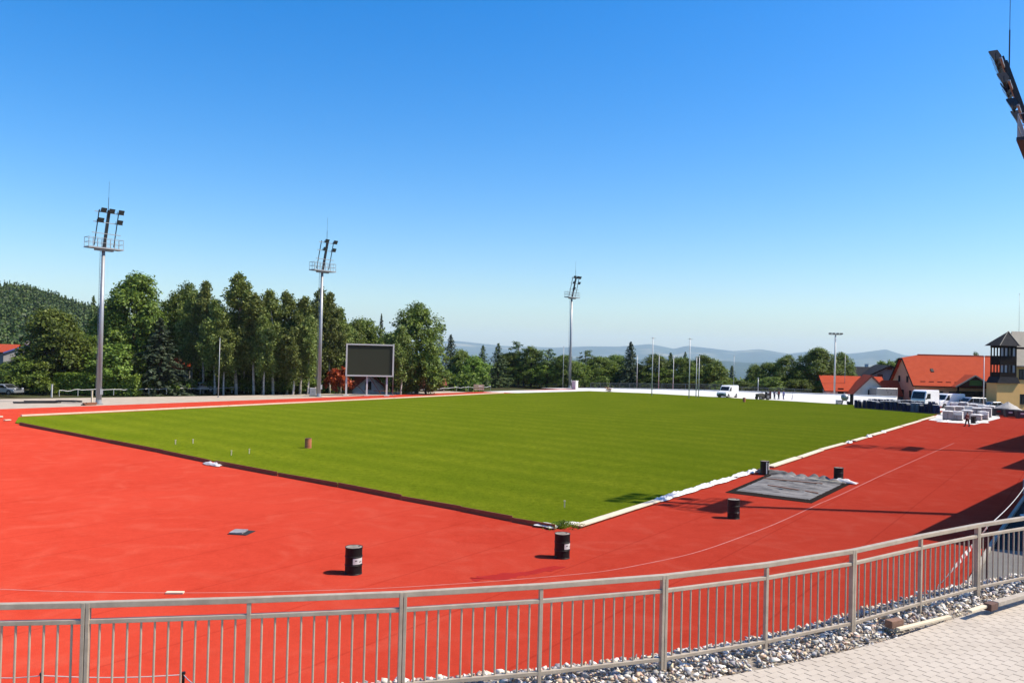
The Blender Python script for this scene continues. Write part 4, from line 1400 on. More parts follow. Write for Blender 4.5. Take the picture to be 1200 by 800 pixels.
# ================================================================== vehicles
m_white = pm('white_car_paint', (1.2, 1.19, 1.17), (1.14, 1.13, 1.11), scale=2, rough=.3, coat=.4)
m_silver = pm('silver_car_paint', (.50, .51, .52), (.46, .47, .48), scale=2, rough=.3, metal=.5, coat=.4)
m_win = pm('tinted_glass', (.018, .02, .022), (.026, .028, .03), rough=.08)
m_tyre = pm('tyre_rubber', (.02, .02, .02), rough=.85)
m_rim = pm('wheel_rim', (.35, .35, .36), rough=.35, metal=.7)
m_plast = pm('black_bumper', (.025, .025, .026), rough=.6)
m_lightg = pm('headlight_glass', (.70, .72, .74), rough=.1)
m_red = pm('tail_light_red', (.40, .02, .02), rough=.2)
def vehicle(name, label, loc, rz, prof, wdt, wheels, wr, wins, shield, body=None, front=None, group=None, z0=.30):
    """prof: side outline (x forward, z) ; wins: side windows as outlines ; shield: (x0,z0,x1,z1) sloped windscreen edge"""
    t = thing(name, label, name.replace('_', ' '), loc, rz, group)
    body = body or m_white
    mb = MB(); mb.prism([(x, -wdt / 2, z) for x, z in prof], (0, wdt, 0))
    o = mb.build('body', body, t, bevel=.09)
    o.modifiers['bevel'].segments = 3
    for x in wheels:
        for s in (-1, 1):
            mb = MB(); mb.tube((x, s * (wdt / 2 - .20), wr), (x, s * (wdt / 2 + .012), wr), wr, n=20); wh = mb.build('wheel', m_tyre, t, bevel=.03)
            mb = MB(); mb.tube((x, s * (wdt / 2 - .03), wr), (x, s * (wdt / 2 + .022), wr), wr * .62, n=16); mb.build('rim', m_rim, wh)
            mb = MB(); mb.tube((x, s * (wdt / 2 - .24), wr + .02), (x, s * (wdt / 2 + .004), wr + .02), wr * 1.22, n=20); mb.build('wheel_arch', m_plast, t)
    for wn_ in wins:
        for s in (-1, 1):
            mb = MB(); mb.prism([(x, s * (wdt / 2 - .02), z) for x, z in wn_], (0, s * .028, 0)); mb.build('side_window', m_win, t)
    if shield:
        x0, zz0, x1, zz1 = shield
        d = Vector((x1 - x0, 0, zz1 - zz0)); n = Vector((d.z, 0, -d.x)).normalized()
        if n.x < 0: n = -n
        a, b = Vector((x0, 0, zz0)) + d * .08, Vector((x0, 0, zz0)) + d * .92
        mb = MB(); y = wdt / 2 - .14
        mb.prism([a + Vector((0, -y, 0)) - n * .03, a + Vector((0, y, 0)) - n * .03, b + Vector((0, y * .92, 0)) - n * .03, b + Vector((0, -y * .92, 0)) - n * .03], n * .045)
        mb.build('windscreen', m_win, t)
    xf = max(p[0] for p in prof); xb = min(p[0] for p in prof)
    mb = MB(); mb.box((xf - .02, 0, z0 + .17), (.16, wdt - .1, .34), bevel=.04); mb.build('bumper', m_plast if front else body, t)
    mb = MB(); mb.box((xf + .002, 0, z0 + .48), (.03, wdt * .5, .16)); mb.build('grille', m_plast, t)
    mb = MB(); mb.box((xb + .02, 0, z0 + .12), (.12, wdt - .1, .22), bevel=.03); mb.build('bumper', m_plast, t)
    for s in (-1, 1):
        mb = MB(); mb.box((xf - .08, s * (wdt / 2 - .24), z0 + .55), (.2, .32, .2), bevel=.04); mb.build('headlight', m_lightg, t)
        mb = MB(); mb.box((xb + .0, s * (wdt / 2 - .14), z0 + .75), (.05, .14, .42)); mb.build('tail_light', m_red, t)
        if shield:
            mb = MB(); mb.box((shield[0] - .15, s * (wdt / 2 + .12), shield[1] + .15), (.10, .16, .24), bevel=.03); mb.build('mirror', m_plast, t)
    return t
van_prof = [(-2.6, .30), (2.25, .30), (2.6, .42), (2.62, .95), (2.35, 1.18), (1.45, 1.32), (.85, 2.18), (.45, 2.34), (-2.45, 2.36), (-2.62, 2.2)]
# real outline: bonnet then sloped screen then box
van_side = [[(.42, 1.30), (1.28, 1.30), (.78, 2.05), (.42, 2.05)]]
sh = (1.45, 1.32, .85, 2.18)
b = P(853.5, 465.8)
vehicle('van', 'white delivery van with black front parked at the far edge of the grass', (b.x, b.y + .5, 0), R(228), van_prof, 2.0, (-1.6, 1.6), .36, van_side, sh, front=True)
# vehicles behind the blue stacks
b = at(1085, 131); hb = hgt(1085, 470, 131)
box_prof = [(-2.1, .35), (2.1, .35), (2.3, .6), (2.3, 1.6), (1.75, 3.0), (1.2, 3.15), (-2.0, 3.15), (-2.15, 2.9)]
vehicle('truck', 'tall white truck cab with dark windscreen standing behind the blue stacks', (b.x, b.y, 0), R(214), box_prof, 2.4, (-1.3, 1.3), .48, [[(.6, 1.75), (1.9, 1.75), (1.6, 2.6), (.6, 2.6)]], (2.3, 1.65, 1.78, 2.95), front=False)
b = at(1111, 136)
long_prof = [(-2.9, .32), (2.5, .32), (2.85, .45), (2.88, 1.0), (2.6, 1.2), (1.75, 1.36), (1.1, 2.3), (.7, 2.45), (-2.7, 2.46), (-2.9, 2.3)]
vehicle('van', 'long white panel van parked in front of the big red roof', (b.x, b.y, 0), R(200), long_prof, 2.05, (-1.8, 1.8), .37, [[(.65, 1.35), (1.55, 1.35), (1.02, 2.18), (.65, 2.18)]], (1.75, 1.36, 1.1, 2.3))
b = at(1138, 134)
mini_prof = [(-2.3, .30), (2.0, .30), (2.3, .42), (2.3, .9), (2.05, 1.1), (1.35, 1.2), (.75, 1.9), (.4, 2.0), (-2.2, 1.98), (-2.35, 1.8)]
vehicle('van', 'silver minibus with dark side windows right of the long white van', (b.x, b.y, 0), R(190), mini_prof, 1.9, (-1.45, 1.45), .34, [[(.35, 1.2), (1.15, 1.2), (.7, 1.8), (.35, 1.8)], [(-.9, 1.2), (.22, 1.2), (.22, 1.8), (-.9, 1.8)], [(-2.1, 1.2), (-1.05, 1.2), (-1.05, 1.8), (-2.0, 1.8)]], (1.35, 1.2, .75, 1.9), body=m_silver)
car_prof = [(-2.1, .28), (2.0, .28), (2.15, .4), (2.1, .75), (1.1, .92), (.35, 1.42), (-.9, 1.46), (-1.75, 1.0), (-2.15, .95)]
cw = [[(-.35, .93), (.9, .93), (.32, 1.34), (-.35, 1.36)], [(-1.5, .95), (-.45, .93), (-.45, 1.36), (-.9, 1.38)]]
b = at(1163, 132)
vehicle('car', 'small silver car half hidden beside the tower house', (b.x, b.y, 0), R(185), car_prof, 1.75, (-1.3, 1.3), .31, cw, (1.1, .92, .35, 1.42), body=m_silver)
b = at(9, 112)
vehicle('car', 'silver car parked by the brown hut at the far left', (b.x, b.y, 0), R(-12), car_prof, 1.8, (-1.3, 1.3), .32, cw, (1.1, .92, .35, 1.42), body=m_silver)
b = at(1036, 150)
trk_prof = [(-2.2, .7), (2.2, .7), (2.2, 2.7), (-2.2, 2.7)]
vehicle('truck', 'grey box truck standing before the low red roofed house', (b.x, b.y, 0), R(190), trk_prof, 2.3, (-1.4, 1.3), .45, [], None, body=m_silver)
b = at(240, 131)
vehicle('car', 'silver car parked under the birches behind the guard rail', (b.x, b.y, 0), R(10), car_prof, 1.8, (-1.3, 1.3), .32, cw, (1.1, .92, .35, 1.42), body=m_silver)

# small tractor beside the workers
b = P(893.5, 468)
t = thing('tractor', 'small dark olive tractor standing left of the workers', 'tractor', (b.x, b.y, 0), R(205))
m_olive = pm('olive_machine_paint', (.10, .085, .05), (.07, .06, .04), rough=.6)
mb = MB(); mb.prism([(-.3, -.4, .5), (1.35, -.4, .5), (1.4, -.4, 1.05), (.2, -.4, 1.2), (-.3, -.4, .9)], (0, .8, 0)); mb.build('bonnet', m_olive, t, bevel=.05)
mb = MB(); mb.box((-.65, 0, .85), (.5, .5, .12)); mb.box((-.9, 0, 1.15), (.1, .5, .6)); mb.build('seat', m_dark, t, bevel=.03)
for s in (-1, 1):
    mb = MB(); mb.tube((-.7, s * .45, .55), (-.7, s * .75, .55), .55, n=20); wh = mb.build('wheel', m_tyre, t, bevel=.03)
    mb = MB(); mb.tube((-.7, s * .45, .55), (-.7, s * .76, .55), .28, n=14); mb.build('rim', m_rim, wh)
    mb = MB(); mb.tube((.95, s * .42, .34), (.95, s * .62, .34), .34, n=18); wh = mb.build('wheel', m_tyre, t, bevel=.03)
    mb = MB(); mb.tube((.95, s * .42, .34), (.95, s * .63, .34), .18, n=14); mb.build('rim', m_rim, wh)
mb = MB()
for s in (-1, 1): mb.bar((-1.0, s * .4, .8), (-1.0, s * .4, 2.0), .06, .06)
mb.bar((-1.0, -.4, 2.0), (-1.0, .4, 2.0), .06, .06); mb.build('roll_bar', m_dkst, t)
mb = MB(); mb.path([(.1 + .02 * math.cos(a), .18 * math.sin(a), 1.35 + .12 * math.cos(a)) for a in np.linspace(0, 6.28, 14)], .02, n=6); mb.build('steering_wheel', m_dark, t)

# concrete mixer and cans by the white wall
b = P(990, 474)
t = thing('concrete_mixer', 'grey tilted concrete mixer on wheels in front of the white wall', 'concrete mixer', (b.x, b.y, 0), R(160))
mb = MB(); mb.lathe([(.32, -.55), (.62, -.2), (.64, .2), (.36, .62)], n=18); dr = mb.build('drum', m_mast, t, smooth=True); dr.location = (0, 0, 1.25); dr.rotation_euler = (0, R(38), 0)
mb = MB(); mb.bar((-.6, -.4, .3), (0, 0, 1.1), .1, .1); mb.bar((-.6, .4, .3), (0, 0, 1.1), .1, .1); mb.bar((.6, 0, .05), (0, 0, 1.1), .1, .1); mb.build('frame', m_dkst, t)
for s in (-1, 1):
    mb = MB(); mb.tube((-.6, s * .42, .3), (-.6, s * .54, .3), .3, n=18); mb.build('wheel', m_tyre, t)
b = P(983.5, 473.2); t = thing('tool_box', 'low grey metal tool box left of the concrete mixer', 'tool box', (b.x, b.y, 0), .1)
mb = MB(); mb.box((0, 0, .32), (1.0, .7, .6), bevel=.03); mb.build('body', m_mast, t)
mb = MB(); mb.box((0, 0, .66), (1.06, .76, .08), bevel=.02); mb.build('lid', m_mast, t)
b = P(998, 474.5); barrel('barrel', 'tall dark drum right of the concrete mixer', b, 0, h=1.9, r=.30, mark='none', group=None)

# ================================================================== blue stacks, pallets, bins at the right
m_blue = pm('dark_blue_plastic', (.022, .05, .23), (.016, .036, .17), scale=3, rough=.45)
m_lblue = pm('pale_blue_plastic', (.34, .46, .70), (.26, .36, .58), scale=3, rough=.45)
m_pal = pm('pallet_wood', (.40, .30, .20), (.28, .20, .13), scale=4, rough=.85, bump=.3)
def pallet(t, w_=1.2, d_=1.0):
    mb = MB()
    for y in (-.42, 0, .42): mb.box((0, y * d_, .05), (w_, .1, .09))
    for x in np.linspace(-.46, .46, 6): mb.box((x * w_, 0, .12), (.12, d_, .03))
    mb.build('pallet', m_pal, t)
def shells(label, loc, rz, n, m, group, wrap=False):
    t = thing('seat_stack', label, 'stack of seats', loc, rz, group)
    pallet(t, 1.0, .8)
    for c in (-.26, .26):
        for i in range(n):
            z = .16 + i * .105
            mb = MB()
            o = i * .006
            mb.prism([(c - .21, -.22 - o, z), (c - .21, .18 - o, z - .02), (c - .21, .24 - o, z + .30), (c - .21, .27 - o, z + .30), (c - .21, .22 - o, z + .02), (c - .21, -.23 - o, z + .045)], (.42, 0, 0))
            mb.build('seat_shell', m, t, bevel=.01)
    if wrap:
        mb = MB(); mb.box((0, 0, .16 + n * .105 + .27), (1.0, .6, .06), bevel=.02); mb.build('plastic_wrap', m_film, t)
    return t
rr = random.Random(12)
xs = np.linspace(1006, 1098, 19)
first = {}
for i, x in enumerate(xs):
    d = 128.5 - 10.5 * i / 18 + rr.uniform(-.2, .2)
    b = at(x, d)
    kind = 'pale' if i in (13, 14) else 'tall' if i == 17 else 'dark'
    nsh = {'pale': 10, 'tall': 14, 'dark': 9}[kind]
    lb = {'pale': f'pale blue stack of seat shells, {"left" if i == 13 else "right"} one of two among dark blue stacks', 'tall': 'tallest dark blue stack of seat shells near the white pallets', 'dark': f'dark blue stack of seat shells, {ORD[i] if i < 13 else ORD[i]} from the left in the row'}[kind]
    if kind not in first:
        first[kind] = shells(lb, b, R(-8) + rr.uniform(-.1, .1), nsh, m_lblue if kind == 'pale' else m_blue, 'blue seat stacks along the far right grass edge', True)
    else:
        dup(first[kind], b, R(-8) + rr.uniform(-.15, .15), lb, None, (1, 1, rr.uniform(.85, 1.1)))
# second row behind it, topped by white film
for i, x in enumerate(np.linspace(1022, 1080, 9)):
    d = 132.0 - 6 * i / 8
    dup(first['dark'], at(x, d), R(-8) + rr.uniform(-.15, .15), f'dark blue stack of seat shells in the back row, {ORD[i]} from the left', None, (1, 1, rr.uniform(1.0, 1.15)))

m_sack = pm('pinkish_sack', (.70, .56, .52), (.56, .44, .42), scale=4, rough=.8, bump=.3)
def sack_pallet(label, loc, rz, rows, group, seed):
    rr = random.Random(seed)
    t = thing('sack_pallet', label, 'pallet of sacks', loc, rz, group)
    pallet(t)
    for k in range(rows):
        mb = MB()
        for a in (-.3, .3):
            for c in (-.33, 0, .33):
                mb.box((a + rr.uniform(-.02, .02), c * 1.0, .20 + k * .125), (.58, .32, .12), rz=rr.uniform(-.04, .04), bevel=.045)
        mb.build('sack_layer', m_sack, t)
    o = crumple('plastic_wrap', (0, 0, 0), 1.3, 1.1, .16, m_film, seed, n=14, parent=t); o.location = (0, 0, .14 + rows * .125)
    mb = MB()
    for s in (-1, 1):
        if rr.random() < .6: mb.box((s * .615, 0, .15 + rows * .0625), (.014, 1.0, rows * .118))
    mb.box((0, .52, .15 + rows * .0625), (1.2, .014, rows * .118))
    if seed % 3 == 0: mb.box((.1, -.52, .18 + rows * .10), (1.0, .014, rows * .06))
    mb.build('plastic_cover', m_film, t)
    return t
pr = [((1111, 492), 8), ((1122, 492.5), 8), ((1133.5, 491), 8), ((1144.5, 493), 5), ((1152, 491.5), 7), ((1113.5, 486.5), 9), ((1124, 486.5), 9), ((1134.5, 486.5), 9), ((1145, 487.5), 8), ((1156, 488.5), 9), ((1118, 481.5), 9), ((1129, 482), 10), ((1140, 483), 9), ((1150, 484.5), 9), ((1160, 486), 9)]
names = ['front row, leftmost', 'front row, second from left', 'front row, behind the walking person', 'front row, the low one', 'front row, rightmost',
         'middle row, leftmost', 'middle row, second from left', 'middle row, third from left', 'middle row, fourth from left', 'middle row, rightmost',
         'back row, leftmost', 'back row, second from left', 'back row, third from left', 'back row, fourth from left', 'back row, rightmost']
for i, ((q, rws), nm) in enumerate(zip(pr, names)):
    b = P(*q)
    sack_pallet(f'pallet of pinkish sacks under white film, {nm}', (b.x, b.y, .012), R(-36) + random.Random(i).uniform(-.06, .06), rws, 'wrapped pallets of sacks by the grass corner', 200 + i)
for i, (x, y, rz, lb) in enumerate([(1108, 494.5, .2, 'left'), (1122, 495.5, -.1, 'middle'), (1150, 495.5, .3, 'right')]):
    b = P(x, y)
    tag(crumple('plastic_film', (b.x, b.y, .02), 2.2, .7, .3, m_film, 300 + i, n=14, rz=rz), f'crumpled white film on the fleece before the pallets, {lb} of three', 'plastic film', 'films before the pallets')

m_bin = pm('dark_container', (.030, .026, .030), (.045, .035, .035), scale=2, rough=.6, bump=.15)
for i, (x, lb) in enumerate([(1172, 'left one of three by the tower house'), (1186, 'middle one of three by the tower house'), (1200, 'right one of three by the tower house, at the frame edge')]):
    b = at(x, 118 - 2.2 * i)
    t = thing('skip_container', f'dark low skip container, {lb}', 'skip container', (b.x, b.y, 0), R(-14), 'dark skip containers')
    mb = MB(); mb.prism([(-.85, -.6, .1), (.85, -.6, .1), (1.0, -.6, 1.05), (-1.0, -.6, 1.05)], (0, 1.2, 0)); mb.build('body', m_bin, t)
    mb = MB(); mb.box((0, 0, 1.08), (2.1, 1.3, .07)); mb.build('rim', m_bin, t)
    mb = MB(); mb.box((-.3, -.61, .7), (.5, .02, .22)); mb.box((.45, -.61, .6), (.22, .02, .3)); mb.build('plate', m_whs if i else m_red, t)
    for s in (-1, 1):
        mb = MB(); mb.box((s * .7, 0, .05), (.12, 1.1, .1)); mb.build('runner', m_dkst, t)
# gravel heap
b = at(1182, 127)
r = np.random.default_rng(4)
vs, fs = [], []
for i in range(13):
    for j in range(36):
        rad = 2.6 * (1 - i / 12); a = j / 36 * 6.283
        rad *= 1 + .10 * math.sin(3 * a + 1) + r.normal() * .03
        vs.append((rad * math.cos(a), rad * math.sin(a), 1.75 * (i / 12) ** .9 + r.normal() * .04))
for i in range(12):
    for j in range(36): fs.append((i * 36 + j, i * 36 + (j + 1) % 36, (i + 1) * 36 + (j + 1) % 36, (i + 1) * 36 + j))
o = np_mesh('gravel_heap', vs, fs, pm('heap_gravel', (.66, .62, .56), (.46, .43, .39), scale=5, rough=.95, bump=.8, bscale=14)); o.location = (b.x, b.y, -.05)
tag(o, 'pale gravel heap behind the dark skip containers', 'gravel heap')

# ================================================================== buildings
m_tile = pm('orange_red_tiles', (.64, .098, .036), (.54, .078, .029), scale=1.1, rough=.9, bump=.5, bscale=9, spec=.12)
m_tiled = pm('dark_red_tiles', (.40, .07, .04), (.30, .05, .03), scale=1.5, rough=.8, bump=.4, bscale=9)
m_slate = pm('dark_slate', (.040, .040, .045), (.026, .026, .030), scale=2, rough=.85, bump=.3, spec=.08)
m_cream = pm('cream_render', (.90, .64, .34), (.76, .54, .28), scale=.8, rough=.9, bump=.15)
m_yell = pm('yellow_render', (1.12, .66, .22), (.98, .58, .19), scale=.8, rough=.9, bump=.15)
m_wrend = pm('white_render', (1.1, 1.06, .98), (.94, .90, .83), scale=.8, rough=.9, bump=.15)
m_grend = pm('grey_render', (.34, .33, .31), (.26, .25, .24), scale=.8, rough=.9, bump=.15)
m_dwood = pm('dark_brown_wood', (.024, .017, .014), (.014, .010, .009), scale=3, rough=.85, bump=.2, spec=.08)
m_bwood = pm('red_brown_boards', (.17, .055, .03), (.11, .036, .02), scale=3, rough=.8, bump=.3)
m_brick = pm('red_brick_wall', (.36, .13, .075), (.27, .10, .06), scale=5, rough=.9, bump=.3)
m_pane = pm('window_pane', (.03, .035, .04), (.05, .055, .06), rough=.08)
m_green = pm('green_board', (.16, .34, .06), (.12, .28, .05), scale=3, rough=.7)
m_grroof = pm('grey_beige_roof', (.40, .37, .31), (.34, .31, .26), scale=1.2, rough=.85, bump=.3, spec=.15)
m_redgr = m_bwood

def win(t, c, w_, h_, facing, frame=None, name='window'):
    """window on a wall: frame bars stand 4 cm proud, pane sits in it, sill below ; facing: unit vector out of the wall"""
    f = Vector(facing); s = Vector((-f.y, f.x, 0)); c = Vector(c)
    mb = MB()
    k = .09
    for a in (-1, 1):
        mb.bar(c + s * (a * (w_ / 2 - k / 2)) - Vector((0, 0, h_ / 2)) + f * .03, c + s * (a * (w_ / 2 - k / 2)) + Vector((0, 0, h_ / 2)) + f * .03, k, .1, up=f)
        z = a * (h_ / 2 - k / 2)
        mb.bar(c - s * (w_ / 2 - k) + Vector((0, 0, z)) + f * .03, c + s * (w_ / 2 - k) + Vector((0, 0, z)) + f * .03, .1, k)
    mb.bar(c - Vector((0, 0, h_ / 2 - k)) + f * .03, c + Vector((0, 0, h_ / 2 - k)) + f * .03, .06, .08, up=f)
    fr = mb.build(name, frame or m_dwood, t)
    mb = MB(); M = Matrix((s, f, Vector((0, 0, 1)))).transposed(); mb.box(c + f * .012, (w_ - .1, .02, h_ - .1), M=M); mb.build('pane', m_pane, fr)
    mb = MB(); mb.box(c - Vector((0, 0, h_ / 2 + .03)) + f * .07, (w_ + .16, .16, .05), M=M); mb.build('sill', m_conc, fr)
    return fr

def house(name, label, loc, rz, ln, wd, he, hr, wall, roof, wins=(), chimney=None, over=.5, cat='house', gable=None, door=None):
    """ridge along local x ; front is local -y ; origin in the middle of the plan"""
    t = thing(name, label, cat, loc, rz)
    mb = MB()
    mb.prism([(-ln / 2, -wd / 2, -.5), (-ln / 2, wd / 2, -.5), (-ln / 2, wd / 2, he), (-ln / 2, 0, hr - .12), (-ln / 2, -wd / 2, he)], (ln, 0, 0)); mb.build('wall', wall, t)
    sl = (hr - he) / (wd / 2)
    mb = MB()
    L2 = ln / 2 + over
    for s in (-1, 1):
        e = Vector((0, s * (wd / 2 + over), he - over * sl + .06)); rg = Vector((0, 0, hr + .06))
        mb.prism([(-L2, e.y, e.z), (-L2, rg.y, rg.z), (-L2, rg.y, rg.z + .16), (-L2, e.y, e.z + .16)], (2 * L2, 0, 0))
    rf = mb.build('roof', roof, t)
    for x in (-L2 - .03, L2 + .03):
        mb = MB()
        for s in (-1, 1):
            mb.bar((x, s * (wd / 2 + over), he - over * sl + .08), (x, 0, hr + .08), .05, .26)
        mb.build('barge_board', gable or m_dwood, rf)
    if chimney:
        cx_, cy_, ch = chimney
        mb = MB(); mb.box((cx_, cy_, hr - .4 + ch / 2), (.7, .6, ch + .8)); mb.box((cx_, cy_, hr + ch + .05), (.85, .75, .1)); mb.build('chimney', m_wrend if wall != m_wrend else m_brick, rf)
    for (face, u, z, w_, h_) in wins:
        if face == 'f': win(t, (u, -wd / 2, z), w_, h_, (0, -1, 0))
        if face == 'l': win(t, (-ln / 2, u, z), w_, h_, (-1, 0, 0))
        if face == 'r': win(t, (ln / 2, u, z), w_, h_, (1, 0, 0))
    if door is not None:
        mb = MB(); mb.box((door, -wd / 2 - .03, 1.0), (1.0, .06, 2.0)); dd = mb.build('door', m_dwood, t)
        mb = MB(); mb.box((door + .38, -wd / 2 - .08, 1.0), (.04, .05, .14)); mb.build('handle', m_mast, dd)
    return t

# the big hall
D = 150
cor = at(1073, D)
hall = thing('hall', 'long cream hall with big orange-red clipped gable roof behind the vans', 'hall', cor, R(-9))
W_, LN = 14.0, 24.0
ze, zr = hgt(1074, 450.5, D - .5), hgt(1076, 416.8, D + 7)
zh = ze + (zr - ze) * .86; yh = W_ / 2 * .86
mb = MB(); mb.prism([(0, 0, -.5), (0, W_, -.5), (0, W_, ze), (0, W_ - yh, zh - .1), (0, yh, zh - .1), (0, 0, ze)], (LN, 0, 0)); mb.build('wall', m_cream, hall)
ov, hx = .55, 2.6
sl = (zr - ze) / (W_ / 2)
def slab(mb, pts, th=.18):
    mb.prism(pts, (0, 0, th))
mb = MB()
e0 = ze - ov * sl + .08
slab(mb, [(-ov, -ov, e0), (LN + ov, -ov, e0), (LN + ov, W_ / 2, zr), (hx, W_ / 2, zr), (-ov, yh, zh + .05)])
slab(mb, [(-ov, W_ + ov, e0), (LN + ov, W_ + ov, e0), (LN + ov, W_ / 2 + .01, zr), (hx, W_ / 2 + .01, zr), (-ov, W_ - yh, zh + .05)])
slab(mb, [(-ov, yh + .02, zh + .05), (-ov, W_ - yh - .02, zh + .05), (hx - .03, W_ / 2, zr - .01)])
rf = mb.build('roof', m_tile, hall)
mb = MB()
mb.bar((-ov - .04, -ov, e0 + .08), (-ov - .04, yh, zh + .12), .07, .34); mb.bar((-ov - .04, W_ + ov, e0 + .08), (-ov - .04, W_ - yh, zh + .12), .07, .34); mb.bar((-ov - .04, yh, zh + .12), (-ov - .04, W_ - yh, zh + .12), .07, .3)
mb.build('barge_board', m_dwood, rf)
mb = MB(); mb.bar((-ov, -ov - .09, e0 + .04), (LN + ov, -ov - .09, e0 + .04), .14, .12); mb.build('gutter', m_dwood, rf)
mb = MB(); mb.tube((hx, W_ / 2, zr + .22), (LN + ov, W_ / 2, zr + .22), .13, n=8); mb.build('ridge_cap', m_tiled, rf)
mb = MB()
for x in np.arange(1.0, LN, 1.5): mb.bar((x, .35, ze + .35 * sl + .32), (x + .9, .35, ze + .35 * sl + .32), .05, .16)
mb.build('snow_guard', m_tiled, rf)
y_ = 3.1; z_ = ze + y_ * sl
mb = MB(); mb.box((4.0, y_, z_ + .30), (.5, .9, .14), M=Matrix.Rotation(math.atan(sl), 3, 'X')); mb.build('roof_vent', m_dark, rf)
for y in (2.6, 7.0, 11.2): win(hall, (0, y, 1.6), 1.2, 1.3, (-1, 0, 0))
for y in (4.4, 9.2): win(hall, (0, y, ze + .9), 1.0, 1.2, (-1, 0, 0))
for x in (1.6, 4.2, 6.6): win(hall, (x, 0, 1.7), 1.4, 1.3, (0, -1, 0))
# front gable with green board
gx0, gx1 = 6.5, 12.7; gm = (gx0 + gx1) / 2; gp = 2.4
za = hgt(1138, 440.2, D - 3); zg = hgt(1140, 453.0, D - 3)
mb = MB()
sg = (za - zg) / (gm - gx0)
for s in (-1, 1):
    xe = gm + s * (gm - gx0 + .35)
    mb.prism([(xe, -gp, zg - .35 * sg), (gm, -gp, za), (gm, -gp, za + .16), (xe, -gp, zg - .35 * sg + .16)], (0, gp + 3.4, 0))
mb.build('gable_roof', m_tile, rf)
mb = MB(); mb.prism([(gx0, -gp + .5, zg), (gx1, -gp + .5, zg), (gm, -gp + .5, za - .1)], (0, .15, 0)); mb.build('gable_panel', m_bwood, hall)
mb = MB(); mb.box((gm + .2, -gp + .40, zg + .72), (2.1, .12, .95)); mb.build('green_board', m_green, hall)
for s in (-1, 1):
    mb = MB(); mb.bar((gm + s * (gm - gx0 + .3), -gp - .05, zg - .25 * sg + .05), (gm, -gp - .05, za + .05), .06, .24)
    mb.build('barge_board', m_pale, rf)
mb = MB()
for x in (gx0 + .3, gx1 - .3): mb.bar((x, -gp + .4, -.3), (x, -gp + .4, zg), .28, .28)
mb.build('porch_post', m_dwood, hall)
for x in (gx0 + 1.5, gm, gx1 - 1.5): win(hall, (x, 0, 1.45), 1.6, 2.1, (0, -1, 0))

# tower house at the right edge
D = 134
b0 = at(1168.5, D)
th = thing('tower_house', 'yellow house with dark wooden oriel tower at the right frame edge', 'house', (b0.x, b0.y, 0), R(12))
zb, zt_, za = hgt(1178, 448.5, D), hgt(1178, 405, D), hgt(1187, 388.5, D + 2)
mb = MB(); mb.prism([(0, 0, -.5), (4.6, 0, -.5), (4.6, 0, zb), (0, 0, zb)], (0, 2.2, 0)); mb.build('base_wall', m_yell, th)
mb = MB(); mb.prism([(-.25, -.35, zb - .05), (4.35, -.35, zb - .05), (4.0, -.1, zb + 1.0), (.55, -.1, zb + 1.0)], (0, 2.4, 0)); mb.build('skirt_roof', m_slate, th)
ox0, ox1 = .62, 3.95
mb = MB()
for (z0_, z1_) in ((zb + .95, zb + 1.75), (zb + 3.0, zb + 4.55), (zt_ - .35, zt_)):
    mb.box(((ox0 + ox1) / 2, 1.1, (z0_ + z1_) / 2), (ox1 - ox0, 2.1, z1_ - z0_))
mb.build('oriel_wall', m_dwood, th)
for z0_, z1_ in ((zb + 1.75, zb + 3.0), (zb + 4.55, zt_ - .35)):
    mb = MB()
    for x in np.linspace(ox0 + .1, ox1 - .1, 5): mb.bar((x, .12, z0_), (x, .12, z1_), .16, .16)
    for y in (.75, 1.4, 2.05):
        mb.bar((ox0 + .1, y, z0_), (ox0 + .1, y, z1_), .16, .16)
    mb.build('oriel_post', m_dwood, th)
m_lwin = pm('bright_curtained_pane', (.52, .53, .55), (.42, .43, .46), rough=.12)
for k, (z0_, z1_) in enumerate(((zb + 1.75, zb + 3.0), (zb + 4.55, zt_ - .35))):
    xs_ = np.linspace(ox0 + .1, ox1 - .1, 5)
    for i in range(4):
        mb = MB(); mb.box(((xs_[i] + xs_[i + 1]) / 2, .2, (z0_ + z1_) / 2), (xs_[i + 1] - xs_[i] - .18, .03, z1_ - z0_ - .02)); fr = mb.build('pane', m_lwin if (i in (0, 1, 3)) else m_pane, th)
mb = MB()
cxo = (ox0 + ox1) / 2
ap = (ox1 - .35, 1.6, za)
ev = [(ox0 - .55, -.45, zt_), (ox1 + .45, -.45, zt_), (ox1 + .45, 3.0, zt_), (ox0 - .55, 2.9, zt_)]
vs = [mb.bm.verts.new(p) for p in ev]; va = mb.bm.verts.new(ap)
mb.bm.faces.new(vs[::-1])
for i in range(4): mb.bm.faces.new((vs[i], vs[(i + 1) % 4], va))
mb.build('oriel_roof', m_slate, th)
mb = MB(); mb.bar((ox0 - .55, -.47, zt_ + .03), (ap[0], ap[1], za + .03), .1, .08); mb.bar((ox1 + .2, -.45, zt_ + .03), (ap[0] + .05, ap[1] - .05, za + .05), .22, .1); mb.build('hip_cap', m_grroof, th)
